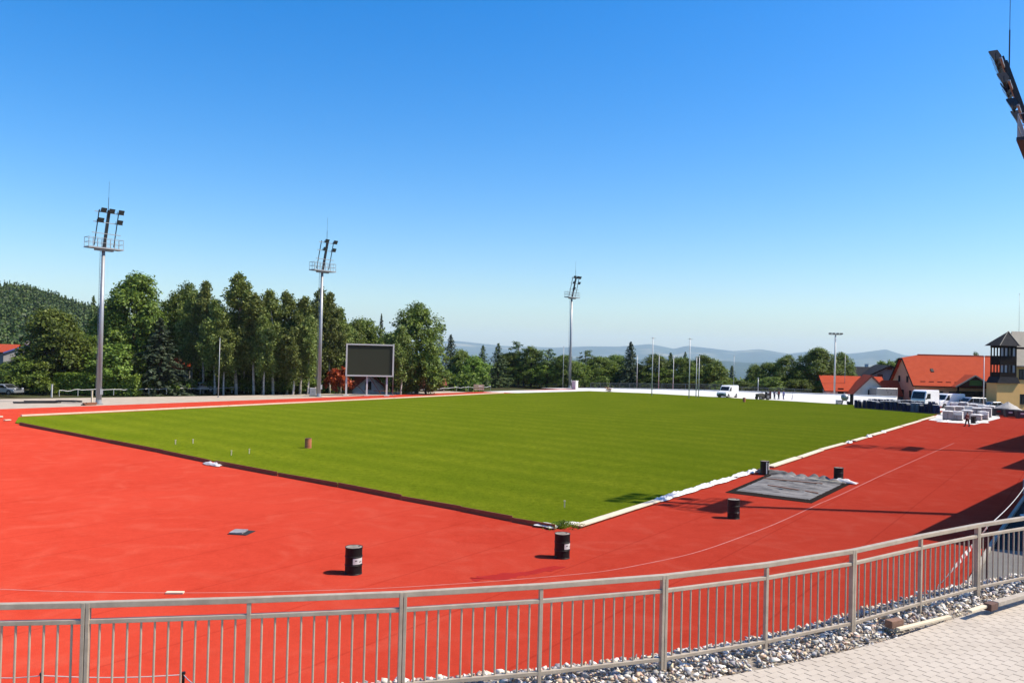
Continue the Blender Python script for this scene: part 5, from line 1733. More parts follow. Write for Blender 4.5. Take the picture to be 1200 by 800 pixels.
# main body to the right
mb = MB(); mb.prism([(4.62, 1.0, -.5), (16, 1.0, -.5), (16, 11.0, -.5), (12.5, 11.0, -.5)], (0, 0, zb + 3.4)); mb.build('wall', m_yell, th)
mb = MB(); mb.prism([(4.05, .35, zb + 2.8), (16.4, .35, zb + 2.8), (16.4, 6.0, za + .1), (8.6, 6.0, za + .1)], (0, 0, .2)); mb.prism([(12.5, 11.6, zb + 2.8), (16.4, 11.6, zb + 2.8), (16.4, 6.01, za + .1), (8.6, 6.01, za + .1)], (0, 0, .2)); mb.prism([(4.05, .36, zb + 2.79), (8.6, 6.0, za + .09), (12.5, 11.6, zb + 2.79)], (0, 0, .19)); mb.build('roof', m_grroof, th)
for x in (6.0, 9.5, 13): win(th, (x, 1.0, zb + 1.5), 1.3, 1.7, (0, -1, 0)); win(th, (x, 1.0, 1.8), 1.3, 1.7, (0, -1, 0))
mb = MB(); mb.prism([(6.3, 3.0, zb + 4.2), (8.6, 3.0, zb + 4.2), (8.6, 3.0, zb + 6.2), (6.3, 3.0, zb + 6.2)], (0, 2.2, 0)); mb.build('dormer', m_dwood, th)

# smaller houses by the light pole
D = 165
def hz_(px, py, d): return hgt(px, py, d)
b = at(1004, 160)
house('house', 'low white house with orange-red roof left of the grey truck', (b.x, b.y + 3, 0), R(-6), 11.5, 8, hz_(1000, 457.5, 160), hz_(990, 441.5, 163), m_wrend, m_tile, [('f', -3, 1.6, 1.1, 1.1), ('f', 0, 1.6, 1.1, 1.1), ('f', 3, 1.6, 1.1, 1.1), ('r', 0, 1.8, 1.2, 1.2)], None)
b = at(1017, 156)
house('house', 'white gabled house front with orange-red verge before the dark timber house', (b.x, b.y, 0), R(75), 8, 6.5, hz_(1020, 461, 156), hz_(1024, 440.5, 156), m_wrend, m_tile, [('l', 0, 1.7, 1.1, 1.1), ('l', -1.9, 1.7, .8, 1.0), ('f', 0, 1.7, 1, 1)], None, over=.7, gable=m_tiled)
b = at(1040, 160)
house('house', 'small house with plain orange-red roof right of the grey truck', (b.x, b.y, 0), R(-6), 5.5, 6, hz_(1040, 461, 160), hz_(1042, 446.5, 162), m_grend, m_tile, [('f', 0, 1.3, 1, 1)], None)
b = at(1022, 186)
house('house', 'dark timber-framed house with grey roof behind the orange-red roofs', (b.x + 2.5, b.y, 0), R(80), 11, 9.5, hz_(1025, 441, 182), hz_(1030, 428.5, 182), m_grend, m_slate, [('l', -2, 4.2, 1.1, 1.2), ('l', 2, 4.2, 1.1, 1.2), ('l', 0, 6.4, .9, .9)], None, over=.8)
th2 = bpy.context.scene.objects[-1]
b = at(1006, 192)
t = house('house', 'long grey slate roof of the timber house wing behind the light pole', (b.x, b.y, 0), R(-8), 16, 9, hz_(1005, 440, 190), hz_(1005, 430.5, 192), m_dwood, m_slate, [('f', -4, 3.6, 1.2, 1.2), ('f', 0, 3.6, 1.2, 1.2), ('f', 4, 3.6, 1.2, 1.2)], (2, .5, .8), over=.6)

# houses among the trees at the left
b = at(-6, 165)
house('house', 'house with bright red roof and blue gutter board among the left trees', (b.x, b.y, -.3), R(-20), 17, 9, hz_(10, 411, 160), hz_(10, 402.8, 163), m_grend, m_tile, [('f', -4, 4.5, 1.2, 1.3), ('f', 0, 4.5, 1.2, 1.3), ('f', 4, 4.5, 1.2, 1.3), ('f', 6, 2.0, 1.2, 1.3)], (8, 1.0, .9), gable=pm('blue_board', (.06, .09, .30), (.05, .07, .24)))
b = at(52, 175)
house('house', 'white house with red roof mostly hidden behind the dark broad trees at left', (b.x, b.y, -.3), R(60), 10, 8, hz_(52, 424, 170), hz_(57, 410.5, 170), m_wrend, m_tiled, [('l', -1.5, 2.4, 1.1, 1.3), ('l', 1.5, 2.4, 1.1, 1.3), ('f', 0, 2.4, 1, 1.2)], None)
b = at(-7, 120)
house('hut', 'red brown boarded hut with pale eaves at the left frame edge', (b.x, b.y, -.1), R(20), 5, 4.5, hz_(0, 447, 118), hz_(-4, 438, 119), m_bwood, m_tiled, [('f', .8, 1.4, .8, .8)], None, cat='hut', gable=m_whs, door=-1.2)
b = at(209, 136)
house('house', 'small house with red roof peeping between birch and spruce', (b.x, b.y, -.3), R(10), 4.5, 5, hz_(208, 429, 133), hz_(206, 419, 136), m_grend, m_tile, [('f', -1, 2.2, 1.1, 1.2), ('f', 1, 2.2, 1.1, 1.2)], None)
b = at(419, 146)
house('house', 'white house with steep red gable seen under the scoreboard', (b.x + .4, b.y, -.2), R(128), 8, 6.4, hz_(420, 452.5, 143), hz_(417, 436.5, 143), m_wrend, m_tile, [('l', .2, 1.3, 1.2, 1.4), ('l', 0, 4.0, .9, 1.0)], None, over=.5, gable=m_tiled)
b = at(506, 158)
house('shed', 'small brick shed at the foot of the big tree right of the scoreboard', (b.x, b.y, -.2), R(15), 4.6, 4, hz_(506, 449, 156), hz_(506, 442, 157), m_brick, m_tiled, [('f', 0, 1.3, .8, .8)], None, cat='shed')
b = at(598, 215)
house('house', 'pink rendered house half hidden in the trees left of the middle mast', (b.x, b.y, -1.5), R(-20), 9, 8, hz_(600, 442, 212), hz_(600, 432, 214), m_brick, m_slate, [('f', -2, 2, 1, 1.2), ('f', 2, 2, 1, 1.2)], None)

# ================================================================== trees
g_broad = leaf_mat('broad_leaves', [(0.041, 0.070, 0.011), (0.084, 0.132, 0.018), (0.132, 0.192, 0.024), (0.196, 0.250, 0.035)])
g_lime = leaf_mat('fresh_leaves', [(0.060, 0.106, 0.012), (0.108, 0.174, 0.019), (0.156, 0.228, 0.026), (0.216, 0.282, 0.038)])
g_birch = leaf_mat('birch_leaves', [(0.060, 0.088, 0.018), (0.117, 0.159, 0.031), (0.169, 0.208, 0.044), (0.240, 0.267, 0.068)])
g_spruce = leaf_mat('spruce_needles', [(0.019, 0.036, 0.017), (0.038, 0.062, 0.029), (0.060, 0.089, 0.041), (0.089, 0.118, 0.058)], trans=.08)
g_pine = leaf_mat('pine_needles', [(0.034, 0.060, 0.019), (0.062, 0.099, 0.029), (0.091, 0.133, 0.039), (0.127, 0.169, 0.049)], trans=.08)
g_redl = leaf_mat('red_leaves', [(.18, .030, .012), (.38, .075, .020), (.55, .14, .035), (.28, .045, .018)])
g_hedge = leaf_mat('hedge_leaves', [(.095, .17, .014), (.13, .215, .018), (.17, .26, .026)])
m_bark = pm('brown_bark', (.10, .075, .055), (.06, .045, .035), scale=3, rough=.95, bump=.6, bscale=12)
m_birchb = pm('birch_bark', (1.1, 1.02, .92), (.30, .27, .24), scale=1.6, rough=.8, bump=.3, stretch=(1, 1, 3.5))
m_pineb = pm('pine_bark', (.24, .13, .075), (.14, .075, .05), scale=2, rough=.95, bump=.5)

def leaves_np(cent, nrm, size, r, aspect=.7):
    n = len(cent)
    a = r.normal(size=(n, 3)); nrm = nrm / np.linalg.norm(nrm, axis=1, keepdims=True)
    u = np.cross(nrm, a); u /= np.linalg.norm(u, axis=1, keepdims=True) + 1e-9
    v = np.cross(nrm, u)
    s = (size * r.uniform(.6, 1.35, n))[:, None] if np.isscalar(size) else size[:, None]
    bend = nrm * s * r.uniform(-.25, .25, n)[:, None]
    V = np.stack([cent - u * s, cent - v * s * aspect + bend, cent + u * s, cent + v * s * aspect + bend], axis=1).reshape(-1, 3)
    Fq = np.arange(n * 4).reshape(n, 4)
    return V, Fq

def crown_points(r, lobes, per, jitter):
    """lobes: list of (centre, radii): leaves on and just under each lobe's skin, gathered in clumps"""
    cs, ns = [], []
    for c, rad in lobes:
        c, rad = np.array(c), np.array(rad)
        k = max(5, int(per * np.prod(rad) ** (2 / 3)))
        d = r.normal(size=(k, 3)); d /= np.linalg.norm(d, axis=1, keepdims=True)
        d[:, 2] = np.where(d[:, 2] < -.55, -d[:, 2], d[:, 2])
        cl = c + d * rad * r.uniform(.72, 1.08, (k, 1))
        m = 26
        p = np.repeat(cl, m, axis=0) + r.normal(size=(k * m, 3)) * jitter
        n_ = np.repeat(d, m, axis=0) * .9 + r.normal(size=(k * m, 3)) * .55 + np.array([0, 0, .35])
        cs.append(p); ns.append(n_)
    return np.concatenate(cs), np.concatenate(ns)

def trunk_mesh(name, pts, radii, limbs, mat, parent):
    mb = MB(); mb.path(pts, radii, n=9)
    for a, b, r0 in limbs:
        a, b = Vector(a), Vector(b); m = a.lerp(b, .5) + Vector((0, 0, (b - a).length * .08))
        mb.path([a, m, b], [r0, r0 * .65, r0 * .25], n=6)
    return mb.build(name, mat, parent, smooth=True)

def broad(seed, h, w_, bole, gm=None, leaf=.205, per=8.2, bark=None, name='broadleaf_tree'):
    r = np.random.default_rng(seed)
    t = thing(name, '', 'tree')
    rad = w_ / 2; ch = h - bole; lobes = []
    lobes.append(((0, 0, bole + ch * .50), (rad * .62, rad * .62, ch * .42)))
    nl = 17
    for i in range(nl):
        f = (i + .5) / nl
        z = bole + ch * (.10 + .78 * f)
        prof = math.sin(math.pi * min(1, (.18 + .80 * f))) ** .62
        a = i * 2.4 + r.uniform(-.5, .5)
        rr_ = rad * prof * r.uniform(.50, .78)
        s = rad * r.uniform(.26, .42)
        lobes.append(((rr_ * math.cos(a), rr_ * math.sin(a), z), (s, s, s * r.uniform(.75, 1.0))))
    lobes.append(((r.uniform(-.2, .2) * rad, r.uniform(-.2, .2) * rad, bole + ch * .90), (rad * .30, rad * .30, ch * .10)))
    c, n_ = crown_points(r, lobes, per, .34)
    keep = c[:, 2] > bole * .55
    V, Fq = leaves_np(c[keep], n_[keep], leaf, r)
    br = max(.12, h * .018)
    pts = [(0, 0, -.5), (.05, .02, h * .2), (-.08, .06, h * .5), (.05, 0, h * .86)]
    limbs = [((0, 0, bole * .8 + ch * .06 * (i % 6)), tuple(np.array(lobes[2 + i][0]) * .92), br * .45) for i in range(0, 14, 2)]
    trunk_mesh('trunk', pts, [br * 1.35, br, br * .62, br * .15], limbs, bark or m_bark, t)
    np_mesh('crown', V, Fq, gm or g_broad, t)
    return t

def birch(seed, h, w_):
    r = np.random.default_rng(seed)
    t = thing('birch_tree', '', 'tree')
    lean = r.uniform(-.06, .06, 2) * h
    bole = h * r.uniform(.22, .34)
    def ax(z): return np.array([lean[0] * (z / h) ** 2 + .15 * math.sin(z * .5 + seed), lean[1] * (z / h) ** 2 + .1 * math.cos(z * .6), z])
    zs = np.linspace(-.4, h * .97, 10)
    pts = [tuple(ax(max(z, 0)) + np.array([0, 0, min(z, 0)])) for z in zs]
    br = h * .0105
    cs, ns, limbs = [], [], []
    nb = 64
    for i in range(nb):
        f = (i + r.uniform(0, 1)) / nb
        z = bole + (h - bole) * f
        prof = (math.sin(math.pi * min(1, .16 + .84 * f)) ** .8) * (1 - .25 * f) + .06
        a = r.uniform(0, 6.28); ln = w_ / 2 * prof * r.uniform(.5, 1.15)
        b = ax(z) + np.array([ln * math.cos(a), ln * math.sin(a), ln * r.uniform(.2, .6)])
        if i % 3 == 0: limbs.append((tuple(ax(z)), tuple(b), br * .35))
        m = int(165 * (.55 + prof))
        tt = r.uniform(.25, 1.05, m)[:, None]
        p = ax(z) * (1 - tt) + b * tt
        p = p + r.normal(size=(m, 3)) * np.array([.32, .32, .22])
        p[:, 2] -= r.exponential(.75, m) * (tt[:, 0] ** 1.5)      # hanging twigs
        cs.append(p); ns.append(r.normal(size=(m, 3)) + np.array([math.cos(a), math.sin(a), .3]) * .6)
    c, n_ = np.concatenate(cs), np.concatenate(ns)
    V, Fq = leaves_np(c, n_, .165, r)
    trunk_mesh('trunk', pts, list(np.linspace(br * 1.3, br * .2, len(pts))), limbs, m_birchb, t)
    np_mesh('crown', V, Fq, g_birch, t)
    return t

def conifer(seed, h, w_, gm=None, bole=.04, droop=.35, gap=.42, name='spruce_tree'):
    r = np.random.default_rng(seed)
    t = thing(name, '', 'tree')
    cs, ns, us = [], [], []
    z = h * bole
    while z < h * .985:
        f = z / h
        ln0 = w_ / 2 * (1 - f) ** .82 * (1 + .0 * f) + .12
        nb = max(4, int(9 * (1 - f) + 4))
        a0 = r.uniform(0, 6.28)
        for k in range(nb):
            a = a0 + 6.283 * k / nb + r.uniform(-.25, .25)
            ln = ln0 * r.uniform(.42, 1.25)
            m = int(6 + ln * 13)
            tt = np.sqrt(r.uniform(.02, 1, m))
            sp = r.normal(size=m) * .16 * (ln * .5 + .25) * (1.15 - tt)
            x = tt * ln
            zz = z - droop * x * tt + .10 * ln * tt ** 3 + r.normal(size=m) * .05 - r.exponential(.12, m)
            cs.append(np.stack([x * math.cos(a) - sp * math.sin(a), x * math.sin(a) + sp * math.cos(a), zz], 1))
            ns.append(np.stack([np.full(m, .55 * math.cos(a)), np.full(m, .55 * math.sin(a)), np.full(m, .9)], 1) + r.normal(size=(m, 3)) * .45)
        z += gap * (1.15 - .6 * f)
    m = 30
    cs.append(np.stack([r.normal(size=m) * .06, r.normal(size=m) * .06, h - r.uniform(0, h * .06, m)], 1)); ns.append(r.normal(size=(m, 3)))
    V, Fq = leaves_np(np.concatenate(cs), np.concatenate(ns), .20, r, .5)
    br = h * .013
    trunk_mesh('trunk', [(0, 0, -.5), (0, 0, h * .5), (0, 0, h * .97)], [br * 1.3, br * .7, br * .1], [], m_bark, t)
    np_mesh('crown', V, Fq, gm or g_spruce, t)
    return t

def pine(seed, h, w_):
    r = np.random.default_rng(seed)
    t = thing('pine_tree', '', 'tree')
    lobes = []; bole = h * .45
    for i in range(13):
        f = (i + .5) / 13
        z = bole + (h - bole) * f
        a = i * 2.4 + r.uniform(-.4, .4)
        q = w_ / 2 * (1 - .75 * f) * r.uniform(.45, .95)
        s = w_ * r.uniform(.13, .22) * (1.1 - .4 * f)
        lobes.append(((q * math.cos(a), q * math.sin(a), z), (s * 1.2, s * 1.2, s * .6)))
    c, n_ = crown_points(r, lobes, 8, .22)
    V, Fq = leaves_np(c, n_, .20, r, .5)
    br = h * .014
    trunk_mesh('trunk', [(0, 0, -.5), (.1, 0, h * .4), (-.05, .1, h * .7), (0, 0, h * .97)], [br * 1.3, br, br * .7, br * .15], [((0, 0, l[0][2] - .8), l[0], br * .35) for l in lobes[::2]], m_pineb, t)
    np_mesh('crown', V, Fq, g_pine, t)
    return t

protos = {
    'B0': (broad(101, 18, 13, 2.2), 18, 13), 'B1': (broad(102, 15, 12, 1.6), 15, 12), 'B2': (broad(103, 12, 10, .8, g_lime), 12, 10), 'B3': (broad(104, 17, 11, 1.5, g_broad, leaf=.19), 17, 11),
    'B4': (broad(108, 10, 9, .5), 10, 9),
    'K0': (birch(201, 17, 6.5), 17, 6.5), 'K1': (birch(202, 15, 5.5), 15, 5.5), 'K2': (birch(203, 16, 6.0), 16, 6.0), 'K3': (birch(204, 13, 5.5), 13, 5.5),
    'S0': (conifer(301, 16, 8.5), 16, 8.5), 'S1': (conifer(302, 14, 7.0, droop=.45, gap=.55), 14, 7.0), 'S2': (conifer(303, 15, 6.4, g_pine, droop=.2, gap=.55), 15, 6.4),
    'P0': (pine(401, 15, 6.5), 15, 6.5), 'P1': (pine(402, 13, 7.0), 13, 7.0),
}
used = set()
rt = random.Random(77)
def tree(kind, px, d, top, wpx, label, group, z=-.3):
    src, h0, w0 = protos[kind]
    if 585 < px < 985: d = max(d, float(np.interp(px, [x for x, _, _ in wp], [q for _, q, _ in wp])) + 7)   # behind the white wall
    b = at(px, d, z)
    h = hgt(px, top, d) - z
    w_ = wpx / F * d * {'B': 1.16, 'K': 1.1, 'S': 1.45, 'P': 1.15}[kind[0]]
    sc = (w_ / w0, w_ / w0, h / h0)
    rz = rt.uniform(0, 6.28)
    if kind not in used:
        used.add(kind)
        src.location = b; src.rotation_euler = (0, 0, rz); src.scale = sc
        tag(src, label, None, group); return src
    return dup(src, b, rz, label, group, sc)
GL, GB, GR = 'broad trees at the left', 'birch row behind the far track', 'trees beyond the white wall'
T = [
 ('B0', 155, 134, 322, 84, 'largest dark broadleaf tree right of the left mast', GL),
 ('B1', 64, 122, 363, 78, 'bushy broadleaf tree left of the left mast', GL),
 ('B4', 28, 118, 419, 56, 'low dark tree before the red roof at far left', GL),
 ('B4', 8, 131, 426, 36, 'low tree behind the brown hut at the left edge', GL),
 ('S2', 108, 140, 346, 26, 'narrow dark conifer just left of the left mast', GL),
 ('B2', 104, 128, 396, 56, 'rounded mid green tree directly behind the left mast foot', GL),
 ('B4', 136, 122, 404, 66, 'low leafy tree right of the left mast foot', GL),
 ('S0', 187, 124, 372, 60, 'drooping blue-grey spruce right of the largest tree', GL),
 ('B3', 219, 138, 332, 58, 'tall broadleaf tree between spruce and birches', GL),
 ('B3', 130, 150, 352, 46, 'broadleaf tree behind the gap left of the largest tree', GL),
 ('B1', 84, 145, 386, 60, 'dark tree behind the bushy one at left', GL),
 ('K0', 239, 131, 331, 38, 'birch, first from the left in the row', GB),
 ('K1', 252, 128, 352, 34, 'birch with forked pale trunk, second from the left in the row', GB),
 ('K2', 277, 130, 322, 50, 'tallest birch, third from the left in the row', GB),
 ('K3', 264, 127, 376, 34, 'short birch leaning in front of the tallest one', GB),
 ('K1', 298, 129, 345, 40, 'birch, right neighbour of the tallest one', GB),
 ('K0', 322, 130, 341, 44, 'broad birch in the middle of the row', GB),
 ('K2', 337, 133, 343, 38, 'birch right of the broad middle one', GB),
 ('K3', 311, 127, 372, 34, 'short birch in front of the middle of the row', GB),
 ('K1', 354, 131, 349, 36, 'birch with slim crown left of the second mast', GB),
 ('K2', 370, 136, 339, 38, 'birch directly behind the second mast', GB),
 ('K0', 387, 138, 344, 34, 'birch just right of the second mast', GB),
 ('K3', 345, 128, 385, 36, 'short birch with white trunk left of the second mast', GB),
 ('K3', 401, 140, 368, 30, 'short birch left of the scoreboard top', GB),
 ('K1', 225, 133, 344, 34, 'birch left of the first tall one in the row', GB),
 ('K3', 288, 133, 356, 34, 'birch filling the gap right of the tallest one', GB),
 ('K0', 309, 134, 347, 36, 'birch behind, left of the broad middle one', GB),
 ('K3', 362, 129, 372, 32, 'lower birch in front left of the second mast', GB),
 ('K1', 395, 140, 362, 34, 'birch above the orange-red shrub', GB),
 ('B3', 412, 146, 378, 40, 'leafy tree left above the scoreboard', GL),
 ('B2', 178, 140, 366, 44, 'leafy tree between the largest tree and the spruce', GL),
 ('B3', 200, 144, 345, 44, 'broadleaf tree rising behind the spruce', GL),
 ('B4', 160, 124, 412, 50, 'low leafy tree in front of the largest tree', GL),
 ('B1', 46, 134, 417, 60, 'leafy tree behind the low ones at far left', GL),
 ('B4', 330, 141, 392, 70, 'dark low tree behind the birch trunks, middle', GB),
 ('B4', 282, 140, 388, 70, 'dark low tree behind the birch trunks, left', GB),
 ('B4', 374, 144, 392, 64, 'dark low tree behind the birch trunks, right', GB),
 ('B4', 236, 140, 396, 56, 'dark low tree behind the first birches', GB),
 ('B1', 424, 152, 374, 54, 'rounded tree above the scoreboard', GL),
 ('S1', 446, 156, 368, 18, 'slim spruce top above the right half of the scoreboard', GL),
 ('B4', 440, 157, 396, 50, 'dark tree behind the scoreboard', GL),
 ('B3', 489, 142, 355, 68, 'large dense broadleaf tree right of the scoreboard', GL),
 ('K3', 471, 136, 383, 32, 'drooping birch at the left side of the large dense tree', GL),
 ('B4', 500, 139, 412, 44, 'low green tree at the foot of the large dense tree', GL),
 ('B1', 460, 150, 390, 36, 'tree in the gap right of the scoreboard pole', GL),
 ('S1', 528, 176, 392, 30, 'thin topped spruce right of the large dense tree', GR),
 ('B2', 541, 172, 411, 34, 'fresh green tree right of the thin topped spruce', GR),
 ('S2', 566, 178, 404, 22, 'spruce in the row, right of the fresh green tree', GR),
 ('B2', 556, 170, 418, 34, 'low fresh tree at the end of the far track', GR),
 ('S2', 584, 180, 402, 26, 'taller spruce over the end of the far track', GR),
 ('B1', 597, 176, 413, 38, 'rounded tree behind the start of the white wall', GR),
 ('P0', 608, 184, 401, 26, 'thin pine top left of the dark round tree', GR),
 ('B3', 623, 186, 406, 36, 'dark round tree left of the middle mast', GR),
 ('P1', 642, 188, 410, 30, 'pine left of the pole by the middle mast', GR),
 ('B2', 615, 172, 424, 40, 'low fresh tree behind the white wall start', GR),
 ('B2', 641, 183, 424, 40, 'low fresh tree left of the middle mast foot', GR),
 ('B1', 660, 182, 416, 36, 'tree right behind the slim pole by the middle mast', GR),
 ('P0', 686, 192, 411, 26, 'pine with open crown right of the middle mast', GR),
 ('B2', 676, 187, 424, 40, 'low tree behind the white pillar', GR),
 ('B1', 703, 190, 418, 40, 'tree left of the tall dark spruce', GR),
 ('B2', 716, 189, 427, 40, 'low fresh tree in front left of the dark spruce', GR),
 ('S0', 739, 184, 400, 30, 'tall dark spruce standing alone above the row', GR),
 ('B2', 750, 187, 428, 36, 'low fresh tree at the foot of the dark spruce', GR),
 ('B1', 722, 196, 416, 34, 'tree close behind left of the dark spruce', GR),
 ('B3', 770, 184, 415, 42, 'dark tree behind the left tall pole', GR),
 ('S2', 786, 186, 413, 24, 'spruce between the two tall poles', GR),
 ('B1', 797, 182, 419, 40, 'tree between the two tall poles, right side', GR),
 ('S2', 803, 190, 412, 16, 'narrow dark conifer top left of the right tall pole', GR),
 ('B2', 782, 181, 432, 40, 'low fresh bush tree between the tall poles', GR),
 ('B3', 826, 185, 416, 40, 'loose crowned tree right of the close pole pair', GR),
 ('B2', 838, 177, 424, 34, 'fresh green tree left above the white van', GR),
 ('B2', 815, 177, 432, 36, 'low fresh tree behind the close pole pair', GR),
 ('B1', 760, 183, 434, 40, 'low dark tree behind the left tall pole', GR),
 ('S2', 858, 185, 428, 16, 'small dark conifer in the gap above the van', GR),
 ('B2', 885, 181, 428, 26, 'light green tree in the gap right of the van', GR),
 ('B1', 901, 175, 425, 34, 'dark tree above the workers', GR),
 ('B3', 921, 171, 416, 34, 'tall dark tree right above the workers', GR),
 ('B1', 936, 169, 430, 36, 'mid tree left of the large tree by the light pole', GR),
 ('B0', 957, 169, 408, 52, 'large tree left of the tall light pole', GR),
 ('B3', 987, 184, 413, 32, 'rounded tree right behind the light pole', GR),
 ('B4', 905, 167, 442, 40, 'bushy low tree right behind the workers', GR),
 ('B4', 940, 165, 444, 44, 'bushy low tree behind the wall left of the light pole', GR),
 ('B4', 968, 164, 446, 36, 'bushy low tree at the foot of the light pole', GR),
 ('B2', 1045, 196, 424, 24, 'tree between timber house and big red roof', GR),
 ('B1', 1056, 200, 420, 22, 'dark tree touching the big red roof from behind', GR),
 ('B4', 1034, 205, 424, 26, 'tree behind the timber house gable', GR),
 ('B4', 1144, 190, 414, 12, 'tree top just showing over the ridge of the big red roof', GR),
 ('B4', 868, 172, 446, 34, 'bushy low tree behind the white van', GR),
 ('B4', 845, 169, 446, 30, 'bushy low tree left behind the white van', GR),
]
for a in T: tree(*a)

def bush(name, label, loc, sx, sy, h, gm, seed, cat='bush', group=None, leaf=.16, box=False):
    r = np.random.default_rng(seed)
    t = thing(name, label, cat, loc, 0, group)
    if box:
        n = int(sx * sy * 0 + (sx * h * 2 + sy * h * 2 + sx * sy) * 75)
        p = r.uniform(-.5, .5, (n, 3)); ax_ = r.choice(3, n, p=[.2, .45, .35]); sg = np.where(r.random(n) < .5, -.5, .5); sg = np.where(ax_ == 2, .5, sg)
        p[np.arange(n), ax_] = sg
        nr = np.zeros((n, 3)); nr[np.arange(n), ax_] = sg * 2
        p = p * np.array([sx, sy, h]) + np.array([0, 0, h / 2]) + r.normal(size=(n, 3)) * .10
        V, Fq = leaves_np(p, nr + r.normal(size=(n, 3)) * .5, leaf, r)
    else:
        lobes = [((r.uniform(-.38, .38) * sx, r.uniform(-.35, .35) * sy, h * r.uniform(.25, .72)), (sx * .2 + .15, sy * .2 + .15, h * .26)) for _ in range(12)]
        c, n_ = crown_points(r, lobes, 13, .18)
        V, Fq = leaves_np(c, n_, leaf, r)
    mb = MB()
    for i in range(5):
        x = r.uniform(-.3, .3) * sx; y = r.uniform(-.25, .25) * sy
        mb.tube((x * .6, y * .6, -.2), (x, y, h * .75), .05, .02, n=6)
    mb.build('stem', m_bark, t)
    np_mesh('foliage', V, Fq, gm, t)
    return t
b = at(91, 119); bush('hedge', 'bright green clipped hedge left of the left mast foot', (b.x, b.y, -.1), 5.6, 2, 2.9, g_hedge, 501, 'hedge', box=True)
b = at(142, 119.5); bush('hedge', 'green hedge right of the left mast foot', (b.x, b.y, -.1), 5.5, 2, 2.7, g_lime, 502, 'hedge', box=True)
b = at(396, 135); bush('red_shrub', 'orange-red leaved shrub between second mast and scoreboard', (b.x, b.y, -.1), 4.2, 3.2, 4.5, g_redl, 503, leaf=.2)
for i, (px, d, w_, h_, lb) in enumerate([(52, 117, 4.5, 2.4, 'low bush left of the clipped hedge'), (165, 122, 5, 2.6, 'low dark bush under the largest tree'), (200, 124, 5, 2.2, 'low bush under the spruce'), (522, 168, 5, 3.4, 'low bush right of the brick shed'), (545, 166, 5, 3, 'low bush behind the board barrier'), (632, 190, 5, 2.8, 'low bush left of the middle mast'), (700, 181, 5.5, 3, 'low bush behind the railing left of the spruce'), (1118, 141, 3.2, 2.6, 'small light green bush before the hall wall'), (215, 129, 5, 2.6, 'low bush between the first birch trunks'), (258, 131, 5, 2.2, 'low bush behind the silver car under the birches'), (290, 132, 5, 2.5, 'low bush between birch trunks left of the middle'), (327, 133, 5, 2.4, 'low bush between birch trunks in the middle'), (358, 134, 5, 2.6, 'low bush left of the second mast foot'), (478, 138, 5, 2.6, 'low bush right of the scoreboard legs')]):
    b = at(px, d)
    bush('bush', lb, (b.x, b.y, -.2), w_, 2.5, h_, g_lime if i in (0, 7, 4) else g_broad, 520 + i)

# dark undergrowth below the trees at the left, too dense to count
r = np.random.default_rng(61)
pts, nrs = [], []
for (x0, x1, d, h) in ((12, 235, 137, 4.5), (215, 400, 141, 4.5), (395, 470, 158, 5), (470, 560, 160, 4.0), (545, 680, 196, 5), (680, 850, 204, 4.5), (845, 985, 178, 3.5), (1030, 1065, 212, 4)):
    a, b = at(x0, d), at(x1, d)
    n = int((b - a).length * 130)
    f = r.uniform(0, 1, n)
    p = np.array(a)[None, :] * (1 - f[:, None]) + np.array(b)[None, :] * f[:, None]
    hh = h * (.75 + .25 * np.sin(f * 37) * np.sin(f * 91 + 1))
    p[:, 2] = r.uniform(-.3, 1, n) * hh
    p[:, :2] += r.normal(size=(n, 2)) * .9
    pts.append(p); nrs.append(r.normal(size=(n, 3)) + np.array([0, -.7, .5]))
V, Fq = leaves_np(np.concatenate(pts), np.concatenate(nrs), .34, r)
tag(np_mesh('undergrowth', V, Fq, g_broad), kind='stuff')

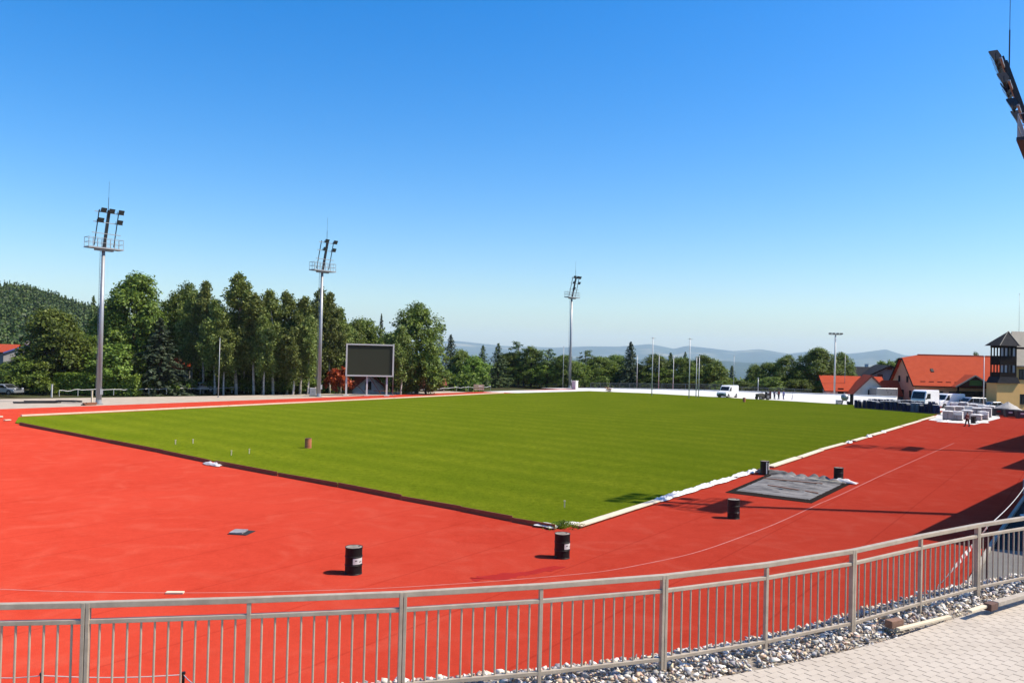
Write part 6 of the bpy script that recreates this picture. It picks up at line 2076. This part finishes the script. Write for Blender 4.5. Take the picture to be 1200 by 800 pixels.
# tuft of weeds at the near corner of the pitch
r = np.random.default_rng(9)
p = P(660, 618.5)
n = 500
rad = np.abs(r.normal(size=n)) * .35; an = r.uniform(0, 6.28, n)
c = np.stack([p.x + rad * np.cos(an) * 1.5, p.y + rad * np.sin(an), .08 + r.uniform(0, .28, n) * np.exp(-rad * 1.6)], 1)
V, Fq = leaves_np(c, r.normal(size=(n, 3)) * np.array([1, 1, .3]), .055, r, .35)
tag(np_mesh('weed_tuft', V, Fq, g_hedge), 'green tuft of weeds at the near corner behind the barrel', 'weed tuft')

# the wooded hill far at the left
r = np.random.default_rng(71)
cs, ns, ss = [], [], []
cnt = 0
while cnt < 5200:
    az = R(r.uniform(-44, -19)); rad = math.sqrt(r.uniform(270 ** 2, 850 ** 2))
    x, y = rad * math.sin(az), rad * math.cos(az)
    px = 600 + F * math.tan(az)
    if px > 330: continue
    z = ground_z(x, y)
    con = r.random() < .74
    h = r.uniform(6.5, 11.5) if con else r.uniform(5, 8)
    w_ = h * (.17 if con else .34)
    m = 64
    if con:
        f = 1 - np.sqrt(r.uniform(0.0, 1, m)); q = w_ * (1 - f) * r.uniform(.5, 1.1, m); a = r.uniform(0, 6.28, m)
        p = np.stack([x + q * np.cos(a), y + q * np.sin(a), z + h * (.08 + .92 * f)], 1)
        nr = np.stack([np.cos(a), np.sin(a), np.full(m, .5)], 1) + r.normal(size=(m, 3)) * .35
        s = (.5 + .8 * (1 - f)) * r.uniform(.6, 1.1, m)
    else:
        d_ = r.normal(size=(m, 3)); d_ /= np.linalg.norm(d_, axis=1, keepdims=True); d_[:, 2] = np.abs(d_[:, 2]) * 1.2 - .3
        p = np.array([x, y, z + h * .58]) + d_ * np.array([w_, w_, h * .42]) * r.uniform(.75, 1.05, (m, 1))
        nr = d_ + r.normal(size=(m, 3)) * .4; s = r.uniform(.65, 1.25, m)
    cs.append(p); ns.append(nr); ss.append(s); cnt += 1
V, Fq = leaves_np(np.concatenate(cs), np.concatenate(ns), np.concatenate(ss), r, .8)
g_far = leaf_mat('hill_forest_leaves', [(0.012, 0.025, 0.006), (0.027, 0.046, 0.009), (0.045, 0.070, 0.011), (0.072, 0.097, 0.016)], trans=.15)
tag(np_mesh('forest', V, Fq, g_far), kind='stuff')
